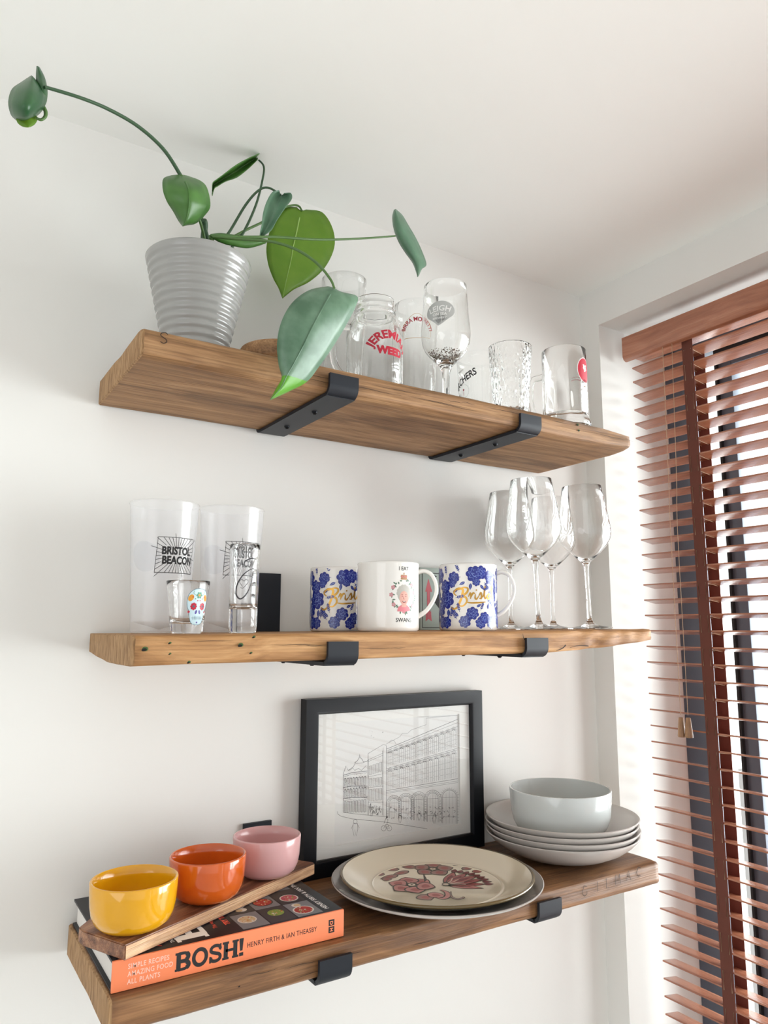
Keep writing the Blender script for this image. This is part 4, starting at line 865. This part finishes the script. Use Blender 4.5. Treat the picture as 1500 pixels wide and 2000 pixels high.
# big arcaded building: verticals between x=635 and 1290; roof slopes upward to the right
def zone(t, a0, a1, b0, b1): return lerp(a0, b0, t), lerp(a1, b1, t)
def yy(x, l, r): return lerp(l, r, (x-635)/(1290-635))
dl_([(635, 360), (635, 1030)], 1.3); dl_([(605, 380), (605, 1010)])
for l, r, w in ((395, 120, 1.4), (410, 150, .8), (430, 185, .8), (575, 385, 1), (590, 400, 1), (775, 665, 1.3), (790, 685, .8), (800, 700, .8)): dl_([(635, l), (1290, r)], w)
dl_([(630, 350), (760, 280), (780, 250), (830, 250), (860, 220), (1000, 170), (1000, 110), (1100, 100), (1220, 90)], .8)
dl_([(660, 330), (680, 310), (710, 320), (720, 345)], .8)
dl_([(910, 100), (1290, 85)], .7)
n = 12
for i in range(n):                                  # upper windows
    x0 = 650+i*53; x1 = x0+38
    for (a, b), (c, d) in (((440, 210), (555, 370)), ((610, 430), (765, 650))):
        tL, tR, bL, bR = yy(x0, a, b), yy(x1, a, b), yy(x0, c, d), yy(x1, c, d)
        xm = (x0+x1)/2; tm = (tL+tR)/2-22
        dl_([(x0, bL), (x0, tL), (x0+8, tm+8), (xm, tm), (x1-8, tm+6), (x1, tR), (x1, bR)], .9); dl_([(x0-7, tL), (x0+3, tm), (xm, tm-12), (x1-3, tm-2), (x1+6, tR)], .7)
        dl_([(xm, tm+6), (xm, (bL+bR)/2)], .7)
        for k in (.3, .55, .8): dl_([(x0, lerp(tL, bL, k)), (x1, lerp(tR, bR, k))], .5)
        for k in (-1, 1): ik.disc(*h1(xm+k*9, tm+18), .0008)
        dl_([(xm-14, tm+22), (xm, tm+12), (xm+14, tm+20)], 1.6)
        for k in range(7): dl_([(x1+4, lerp(tR, bR, k/7)), (x1+12, lerp(tR, bR, k/7)-1)], .5)
arches = [(665, 745, 1030, 850), (770, 860, 1040, 830), (890, 975, 1050, 815), (1010, 1110, 1062, 800), (1150, 1275, 1075, 775)]
for x0, x1, b, t in arches:
    r = (x1-x0)/2; xm = (x0+x1)/2
    for g, w in ((0, 1.3), (10, .8), (26, 1)): dl_([(x0-g, b-3)]+[(xm-(r+g)*cos(a), t+r*.9-(r+g)*sin(a)) for a in [pi*k/14 for k in range(15)]]+[(x1+g, b+3)], w)
    for k in range(1, 12): a = pi*k/12; dl_([(xm-(r+10)*cos(a), t+r*.9-(r+10)*sin(a)), (xm-(r+26)*cos(a), t+r*.9-(r+26)*sin(a))], .7)
    dl_([(x0, t+r), (x1, t+r-4)], .8); dl_([(xm, t), (xm, b)], .7); dl_([(x0, b-60), (x1, b-60)], .7)
    for k in (.25, .75): dl_([(lerp(x0, x1, k), t+r*.35), (lerp(x0, x1, k), b)], .5)
    for k in range(9):
        z_ = lerp(t+r, b, k/9); dl_([(x0-26, z_), (x0-10, z_)], .7); dl_([(x1+10, z_), (x1+24, z_)], .6)
rg = random.Random(11)
for _ in range(60):
    x_ = rg.uniform(665, 1270); y_ = rg.uniform(920, 1030); ik.curve([h1(x_+rg.uniform(-9, 9), y_+rg.uniform(-12, 12)) for _ in range(4)], lw*1.1, 0, 3)
# middle building
for x_ in (465, 470, 600): dl_([(x_, 490-(x_-465)*.6), (x_, 1000)], 1)
dl_([(468, 435), (610, 350), (630, 360)], 1); dl_([(468, 435), (468, 500)], 1)
for l, r in ((495, 430), (510, 450), (650, 620), (745, 735), (880, 880)): dl_([(465, l), (605, r)], .9)
for i in range(4):
    x0 = 480+i*31; x1 = x0+20
    for a, b in ((550, 630), (665, 735), (765, 870)):
        s = -(x0-480)*.35 if a < 600 else -(x0-480)*.1
        dl_([(x0, a+s), (x1, a+s-4), (x1, b+s), (x0, b+s)], 1.0); dl_([(x0, a+s), (x0, b+s)], .9); dl_([(x0+10, a+s), (x0+10, b+s)], .6)
for _ in range(26): x_ = rg.uniform(478, 595); y_ = rg.uniform(900, 985); ik.curve([h1(x_+rg.uniform(-10, 10), y_+rg.uniform(-20, 20)) for _ in range(4)], lw*1.2, 0, 3)
# corner building with gables and cupola
dl_([(240, 620), (240, 975)], 1.5); dl_([(240, 620), (265, 550), (285, 590), (330, 560), (350, 525), (345, 520), (370, 500), (388, 470), (390, 440), (394, 470), (415, 490), (425, 515), (468, 500)], 1.4)
dl_([(350, 525), (425, 520)], 1.2); dl_([(295, 590), (330, 570), (345, 590), (380, 570), (405, 590), (450, 545)], 1)
for l, r, w in ((635, 595, 1.8), (650, 610, 1), (745, 735, 1.8), (755, 745, .8), (850, 838, 1.8), (868, 850, 1)): dl_([(240, l), (320, (l+r)/2-5), (460, r)], w)
for i in range(8):
    x0 = 250+i*26; x1 = x0+16
    for a, b in ((665, 735), (765, 840), (875, 975)):
        k = -(x0-250)*.10; dl_([(x0, a+k), (x1, a+k), (x1, b+k*.3), (x0, b+k*.3)], 1.3); dl_([(x0, a+k), (x0, b)], 1.3); dl_([(x0+8, a+k), (x0+8, b+k*.3)], .8)
        if a < 800: dl_([(x0+2, a+k+4), (x0+8, a+k-5), (x1-1, a+k+3)], 1.6)
for _ in range(70): x_ = rg.uniform(245, 455); y_ = rg.choice([rg.uniform(610, 750), rg.uniform(750, 850)]); ik.line([h1(x_, y_), h1(x_+rg.uniform(-10, 10), y_+rg.uniform(-10, 10))], lw*1.1)
# birds, walkers, cyclist
for x_, y_, r in ((505, 235, .0004), (497, 272, .0005), (519, 287, .0004), (602, 240, .0007), (482, 226, .0003)): ik.disc(*h1(x_, y_), r)
def walker(x, y, s):
    ik.curve([h1(x+s*.12*cos(a), y-s*.88+s*.12*sin(a)) for a in [k*pi/5 for k in range(11)]], lw, 0, 2)
    dl_([(x-.12*s, y-.75*s), (x+.14*s, y-.75*s), (x+.16*s, y-.4*s), (x+.05*s, y), (x-.03*s, y-.38*s), (x-.08*s, y), (x-.16*s, y-.4*s), (x-.12*s, y-.75*s)], 1); dl_([(x-.12*s, y-.7*s), (x-.24*s, y-.45*s)], 1); dl_([(x+.14*s, y-.7*s), (x+.24*s, y-.5*s)], 1)
walker(350, 1190, 150); walker(760, 1070, 90); walker(1075, 1075, 90); walker(935, 1048, 90); walker(500, 1012, 80)
for cx_ in (610, 662): ik.curve([h1(cx_+22*cos(a), 1120+24*sin(a)) for a in [k*pi/7 for k in range(15)]], lw*1.1, 0, 2)
dl_([(610, 1120), (630, 1085), (650, 1085), (662, 1120), (638, 1122), (630, 1085)], 1.1); dl_([(640, 1080), (650, 1040), (630, 1030), (612, 1075)], 1.3); ik.disc(*h1(640, 1018), .0016)
ik.items = [it for it in ik.items if all(ux0+.0004 < v_[0] < ux1-.0004 and uz0+.0004 < v_[1] < uz1 for v_ in it[0])]
ik.build('pen_line', lambda u, v, o: (u, .0108-o, v), [inkgrey], pa, cut=0, step=0)

# cookbook
bx0, bx1, by0, by1, bt = .0702, .3298, -.2125, -.0120, .0290
bk = thing('cookbook', (bx0, by0, Z3+.0004), 'thick hardback cookbook with orange spine and black photo cover, lying on lowest shelf', 'book')
BWd, BDp = bx1-bx0, by1-by0
boxes('page_block', [((.004, .004, .0028), (BWd-.004, BDp-.004, bt-.0028))], pages, bk)
boxes('cover', [((0, .0025, 0), (BWd, BDp, .0026)), ((0, .0025, bt-.0026), (BWd, BDp, bt))], blackcover, bk, .0006)
boxes('spine', [((0, 0, 0), (BWd, .0030, bt))], orangespine, bk, .0010)
S = lambda x: x-bx0; SZ = lambda z: z-Z3
ik = Ink(); lt = 0
for txt, z in (('SIMPLE RECIPES', 1.1716), ('AMAZING FOOD', 1.1645), ('ALL PLANTS', 1.1575)): ik.text(txt, .0150, SZ(z), .0066, 0, .0001, 'LEFT', .82, spacing=1.12)
# slab letters drawn from strokes
def slab(x, y, w, h, ch, mi, t=None):
    t = t or w*.26; s = h*.13
    R_ = lambda a, b, c, d: ik.rect(x+a, y+b, x+c, y+d, mi)
    if ch in 'BH':
        R_(.08*w, 0, .08*w+t, h); R_(0, 0, .08*w+t+.06*w, s); R_(0, h-s, .08*w+t+.06*w, h)
    if ch == 'H':
        R_(.92*w-t, 0, .92*w, h); R_(.86*w-t, 0, w, s); R_(.86*w-t, h-s, w, h); R_(.2*w, h*.42, .8*w, h*.42+s*1.2)
    if ch == 'B':
        for y0, y1, k in ((0, h*.54, 1.0), (h*.46, h, .93)):
            cy = (y0+y1)/2; r_ = (y1-y0)/2-s/2; pts = [(x+.2*w, y+y0+s/2), (x+.52*w, y+y0+s/2)]+[(x+.52*w+(.48*w*k-t/2)*sin(a), y+cy-r_*cos(a)) for a in [pi*i/10 for i in range(1, 10)]]+[(x+.52*w, y+y1-s/2), (x+.2*w, y+y1-s/2)]
            ik.line(pts, s*1.25, mi); ik.line(pts[3:-3], t*.95, mi)
    if ch == 'O':
        ik.line([(x+w/2+(w/2-t/2)*cos(a), y+h/2+(h/2-s*.55)*sin(a)) for a in [2*pi*i/28 for i in range(28)]], t*.82, mi, closed=True)
    if ch == 'S':
        pts = [(.88, .70), (.80, .86), (.52, .93), (.24, .86), (.14, .72), (.22, .60), (.5, .51), (.78, .42), (.87, .28), (.78, .13), (.5, .07), (.22, .13), (.12, .30)]
        ik.curve([(x+a*w, y+b*h) for a, b in pts], t*.72, mi, 5); R_(.82*w, .64*h, .95*w, h); R_(.03*w, 0, .17*w, .36*h)
    if ch == '!': ik.poly([(x, y+h), (x+t*1.1, y+h), (x+t*.85, y+h*.30), (x+t*.25, y+h*.30)], mi); R_(.05*t, 0, 1.05*t, h*.2)
bh = .0175; bxx = .0622
for ch, w in (('B', .0165), ('O', .0180), ('S', .0140), ('H', .0180), ('!', .0185)): slab(bxx, .0058, w, bh, ch, 1, .0046); bxx += w+.0006
ik.text('HENRY FIRTH & IAN THEASBY', .1400, .0125, .0072, 2, .00005, 'LEFT', .80, spacing=1.10)
ik.rect(.2395, .0070, .2470, .0135, 1); ik.rect(.2395, .0145, .2470, .0210, 1); ik.text('D', .2412, .0195, .0055, 3, .0002, 'LEFT', 1, rot=-pi/2); ik.text('H', .2412, .0122, .0055, 3, .0002, 'LEFT', 1, rot=-pi/2)
ik.build('spine_lettering', lambda u, v, o: (u, -o, v), [pmat('pale_pink_foil', (250, 196, 176), .4), inkk, pmat('spine_black_text', (60, 40, 36), .5), orangespine], bk, cut=0)
# cover artwork; reads away from the spine
ik = Ink(); cm = [whitep, pmat('coral_cover_text', (226, 84, 62), .5), pmat('cover_tile_dark', (48, 46, 48), .5), pmat('cover_tile_grey', (120, 122, 126), .5), pmat('dish_rim_white', (214, 210, 202), .4), pmat('food_orange', (206, 150, 96), .6), pmat('food_red', (170, 50, 44), .6), pmat('food_green', (128, 152, 62), .6), pmat('food_pink', (190, 84, 100), .6), pmat('food_beige', (204, 180, 140), .6), pmat('food_teal', (110, 164, 150), .6)]
# u runs away from the spine (world +y), v up the cover (world -x); v measured from the bottom edge of the cover (right end)
slab(.010, .158, .046, .034, 'B', 0, .0125); slab(.058, .158, .046, .034, 'O', 0, .0125); slab(.106, .158, .040, .034, 'S', 0, .0115); slab(.148, .158, .044, .034, 'H', 0, .0115)
ik.text('THE', .014, .194, .0055, 0, .0001); ik.text('AMAZING FOOD . ALL PLANTS', .012, .2085, .0085, 1, .0003)
ik.text('The vegan cookbook', .026, .1430, .0068, 1, .0001); ik.text('TRY THIS!', .029, .1275, .0085, 1, .0004)
rg = random.Random(21); ti = 0
for i in range(3):
    for j in range(4):
        u0 = .006+j*.0445; v0 = .024+i*.0330
        ik.rect(u0, v0, u0+.043, v0+.0315, 2 if (i+j) % 2 else 3)
        cx_, cy_ = u0+.0215+rg.uniform(-.006, .006), v0+.0158+rg.uniform(-.003, .003); rr_ = rg.uniform(.0105, .0135)
        c = [6, 8, 5, 9, 7, 6, 5, 10, 9, 6, 8, 7][ti % 12]; ti += 1
        ik.disc(cx_, cy_, rr_, 4 if rg.random() > .4 else 2, n=22); ik.disc(cx_, cy_, rr_*.86, c, n=20)
        for _ in range(30):
            a = rg.random()*6.28; r = rr_*.78*sqrt(rg.random()); ik.disc(cx_+r*cos(a), cy_+r*sin(a), rg.uniform(.0008, .0019), rg.choice([c, c, 5, 7, 6, 9, 4]), rg.uniform(.0006, .0012), rot=rg.random()*3, n=7)
        sx3 = cx_+(.017 if rg.random() > .5 else -.017)
        if u0+.005 < sx3 < u0+.038: ik.disc(sx3, cy_+rg.uniform(-.006, .006), .0055, 4, n=12); ik.disc(sx3, cy_, .0040, rg.choice([7, 10, 9]), n=12)
ik.text('HENRY FIRTH & IAN THEASBY', .012, .0130, .0085, 0, .0002, 'LEFT', 1.0, spacing=1.08)
ik.build('cover_artwork', lambda u, v, o: (BWd-v, u, bt+o), cm, bk, cut=0, step=.00003)

# serving board with three pinch bowls, lying across the book
ZB = Z3+.0004+bt+.0004
brd = thing('serving_board', (.0801, -.2182, ZB), 'dark acacia serving board with slanted ends lying across the cookbook', 'board')
th = .0145
cn = [(.0801, -.2182), (.3565, -.0860), (.3200, .0-.0300), (.0612, -.1166), (.041, -.1354)]
# a long narrow parallelogram with slanted ends
dx_, dy_ = .2764, .1322; ln = sqrt(dx_**2+dy_**2); ux, uy = dx_/ln, dy_/ln; nx_, ny_ = -uy, ux
W_b = .090
pts = [(0, 0), (ln, 0), (ln-.008, W_b*.55), (ln-.030, W_b), (.024, W_b), (.0, W_b-.018), (-.0005, W_b-.030)]
pts = [(0, 0), (ln, 0), (ln+.002, .004), (ln-.010, W_b-.004), (ln-.016, W_b), (.028, W_b), (.004, W_b-.012), (.0, W_b-.024)]
bm = bmesh.new(); V0 = [bm.verts.new((a*ux+b*nx_, a*uy+b*ny_, 0)) for a, b in pts]; V1 = [bm.verts.new((a*ux+b*nx_, a*uy+b*ny_, th)) for a, b in pts]
bm.faces.new(V0[::-1]); bm.faces.new(V1); nP = len(pts)
for k in range(nP):
    f = bm.faces.new((V0[k], V0[(k+1) % nP], V1[(k+1) % nP], V1[k])); f.material_index = 1 if k == 0 else 0
bmesh.ops.bevel(bm, geom=bm.edges[:], offset=.0012, segments=2, affect='EDGES')
o = from_bm('board_plank', bm, [acacia, acacia_edge], None, 35)
# grain follows the plank
o.parent = brd; rz = atan2(uy, ux)
me = o.data
for v in me.vertices: v.co = Matrix.Rotation(-rz, 3, 'Z') @ v.co
o.rotation_euler = (0, 0, rz)
def bowl_prof(r, h, w=.0032, foot=.55):
    rb = r*foot
    o = [(0, .0012), (rb-.004, .0012), (rb-.002, 0), (rb, .0004)]
    k = [(.72, .05), (.86, .16), (.935, .32), (.97, .5), (.99, .75), (1.0, .97)]
    o += [(r*a, h*b) for a, b in k]; o += [(r-.0004, h-.0004), (r-w*.5, h), (r-w+.0004, h-.0006)]
    o += [(r*a-w, h*b+.001 if b > .2 else h*b+w*.9) for a, b in reversed(k[:-1])]; o += [(rb*.9, w+.0008), (0, w)]
    return o
zt_ = ZB+th
for nm, x, y, r, m, lab in (('pinch_bowl', .0975, -.1740, .0447, yel, 'small glossy yellow bowl on the near end of the serving board'), ('pinch_bowl', .1910, -.1350, .0438, ora, 'small glossy orange bowl in the middle of the serving board'), ('pinch_bowl', .2830, -.0940, .0430, pnk, 'small pale pink bowl on the far end of the serving board')):
    hh = Z3+.0925-zt_
    t = thing(nm, (x, y, zt_+.0002), lab, 'bowl', 'coloured pinch bowls on the serving board'); lathe('bowl_body', bowl_prof(r, hh), m, t, 96, 60)

# dinner plates
def plate_prof(r, h, base, wall=.004, rimw=.012, lip=.002):
    return [(0, .002), (base-.006, .002), (base-.003, 0), (base, .0006), (base+.012, .0035), (r*.86, h*.60), (r-.004, h-.0035), (r-.0006, h-.0014), (r, h-.0002), (r-.0012, h+.0008), (r-.004, h-.0002), (r*.86, h*.60+wall), (base+.014, wall+.0045), (base+.004, wall+.0015), (0, wall+.0008)]
px_, py_ = .4990, -.1650
g1 = thing('dinner_plate', (px_, py_, Z3+.0003), 'grey glazed dinner plate with pale underside, beneath the flower patterned plate', 'plate')
gp_ = plate_prof(.1408, .0245, .078)
lathe('plate_underside', gp_[:9]+[(.1408-.0012, .0250), (.1385, .0235), (.12, .0150), (.078, .003), (0, .0027)], white_cer if False else grey_cer, g1, 128, 60)
lathe('plate_surface', [(0, .0050), (.083, .0058), (.092, .0095), (.121, .0192), (.1365, .0243), (.1385, .0252), (.1392, .0254), (.1385, .0243), (.121, .0180), (.092, .0080), (0, .0040)], greyd_cer, g1, 128, 60)
cpz = Z3+.0099
g2 = thing('flower_plate', (px_, py_+.0005, cpz), 'cream plate with brown rim and dark red flower pattern, on a grey plate', 'plate')
cr_, ch_ = .1294, .0218
lathe('plate_body', [(0, .001), (.075, .001), (.078, 0), (.082, .0006), (.090, .0030), (.110, .0105), (cr_-.008, ch_-.0045), (cr_-.003, ch_-.0012), (cr_-.0038, ch_-.0002), (.110, .0150), (.094, .0078), (.090, .0062), (.0875, .0060), (.0860, .0064), (.0845, .0055), (0, .0052)], cream, g2, 160, 40)
lathe('plate_rim', [(cr_-.0045, ch_-.0030), (cr_-.0018, ch_-.0038), (cr_, ch_-.0022), (cr_, ch_-.0008), (cr_-.0014, ch_+.0004), (cr_-.0034, ch_+.0001)], creamrim, g2, 160, 60)
H2 = [0.000215066, -7.27666e-05, 0.502595, -0.00013433, -0.000725243, 0.149705, -2.48027e-06, 0.000748171, 1.0]
def h2(u, v): w = H2[6]*u+H2[7]*v+1; return ((H2[0]*u+H2[1]*v+H2[2])/w-px_, (H2[3]*u+H2[4]*v+H2[5])/w-py_)
fm = [pmat('plate_dark_outline', (62, 62, 50), .3), pmat('plate_wine_red', (158, 84, 80), .3), pmat('plate_rose', (182, 122, 116), .3), pmat('plate_brown_petal', (150, 114, 106), .3), pmat('plate_pale', (208, 192, 172), .3), pmat('plate_deep_red', (112, 34, 36), .3)]
ik = Ink(); K = 3.6e-4
def petal(cx, cy, ang, l, w, mi=2, inner=1):
    """petal in plate millimetres, outlined"""
    pts = [(t_*l, w*.5*sin(pi*min(1, t_**.75))**.8) for t_ in [i/10 for i in range(11)]]; pts = pts+[(a, -b) for a, b in reversed(pts[1:-1])]
    T_ = lambda p, k: (cx+(p[0]*k+l*(1-k)*.5)*cos(ang)-p[1]*k*sin(ang), cy+(p[0]*k+l*(1-k)*.5)*sin(ang)+p[1]*k*cos(ang))
    ik.poly([T_(p, 1.0) for p in pts], 0); ik.poly([T_(p, .86) for p in pts], mi)
    if inner is not None: ik.poly([T_(p, .45) for p in pts], inner)
def flower(u, v, R_, n=6, mi=2, a0=.3, wf=1.0):
    x, y = h2(u, v)
    for k in range(n): petal(x+R_*.18*cos(a0+2*pi*k/n), y+R_*.18*sin(a0+2*pi*k/n), a0+2*pi*k/n, R_*.84, R_*.92*wf, mi)
    for k in range(7): petal(x, y, a0+2*pi*k/7, R_*.30, R_*.16, 0, None)
    ik.disc(x, y, R_*.15, 4); ik.disc(x, y, R_*.05, 0)
flower(700, 262, .0300, 5, 3, .9, 1.0)
flower(560, 368, .0320, 6, 2, .2, 1.05)
for u, v, a, l, w, m in ((480, 262, 2.6, .020, .012, 3), (540, 272, 3.3, .026, .010, 3), (470, 300, 3.2, .026, .010, 3), (620, 225, 1.9, .020, .012, 3), (590, 248, 2.6, .018, .012, 3), (840, 240, .5, .022, .012, 3), (900, 268, .3, .020, .010, 3), (960, 280, -.3, .014, .009, 1), (620, 430, -1.6, .020, .018, 3), (660, 425, -1.0, .022, .014, 2), (360, 330, -.5, .012, .010, 3), (380, 300, 2.2, .014, .010, 3)):
    x, y = h2(u, v); petal(x, y, a, l*1.2, w*1.45, m)
# tulip shaped bloom
x, y = h2(790, 365)
for k, a in enumerate((-.95, -.62, .62, .30, -.30, 0.0)): petal(x, y, a+.10, .062-.012*abs(a), .017, 1 if abs(a) < .7 else 2, 5 if abs(a) < .7 else 1)
for k in range(9): a = -.62+k*.155+.1; petal(x+.050*cos(a), y+.050*sin(a), a, .014, .009, 5, None)
for a in (-.5, -.2, .2, .5): ik.curve([(x+.004*cos(a), y+.004*sin(a)), (x+.016*cos(a), y+.016*sin(a)), (x+.026*cos(a*1.2), y+.026*sin(a*1.2))], .0014, 4)
ik.disc(x, y, .006, 0); ik.disc(x-.001, y, .0038, 4)
# scrolls
def scroll(pts, w, mi): ik.curve([h2(*p) for p in pts], w+.0016, 0, taper=lambda t: .35+.9*sin(pi*t)); ik.curve([h2(*p) for p in pts], w, mi, taper=lambda t: .1+.9*sin(pi*t))
scroll([(750, 400), (790, 415), (800, 440), (770, 458), (720, 450)], .006, 2); scroll([(820, 410), (825, 445), (865, 462), (905, 452), (900, 445)], .0022, 3)
scroll([(640, 300), (650, 330), (645, 345)], .0015, 0)
ik.build('flower_pattern', lambda u, v, o: (u, v-.0005, .00545+o), fm, g2, cut=0, step=.00003, base=.0001)

# stack of shallow bowls with a deep bowl on top
kx, ky = .7745, -.125
def shallow(r=.1190, h=.0375):
    return [(0, .002), (.048, .002), (.051, 0), (.055, .0008), (.075, .0065), (.096, .0165), (.110, .0270), (.1165, .0340), (r-.0006, h-.0012), (r, h), (r-.0010, h+.0010), (r-.0034, h+.0002), (.1125, .0345), (.106, .0285), (.092, .0195), (.072, .0100), (.052, .0055), (0, .0048)]
first = None
labs = ['warm grey shallow bowl at the bottom of the stack, resting on the shelf', 'warm grey shallow bowl second from the bottom of the stack', 'warm grey shallow bowl third from the bottom of the stack', 'warm grey shallow bowl topmost of the stack, under the deep pale bowl']
for i in range(4):
    z = Z3+.0003+i*.0083
    if first is None: first = t = thing('shallow_bowl', (kx, ky, z), labs[0], 'bowl', 'stack of grey shallow bowls'); lathe('bowl_body', shallow(), grey_cer, t, 160, 60)
    else: t = copy_tree(first)
    t.location = (kx+[0, .0008, -.0008, .0004][i], ky+[0, -.0005, .0006, 0][i], z); t['label'] = labs[i]
zt = Z3+.0003+3*.0083+.0054
t = thing('deep_bowl', (kx-.001, ky, zt), 'deep pale blue-grey glossy bowl sitting on top of the stacked shallow bowls', 'bowl')
lathe('bowl_body', bowl_prof(.0797, Z3+.1030-zt, .0036, .50), pale_cer, t, 128, 60)
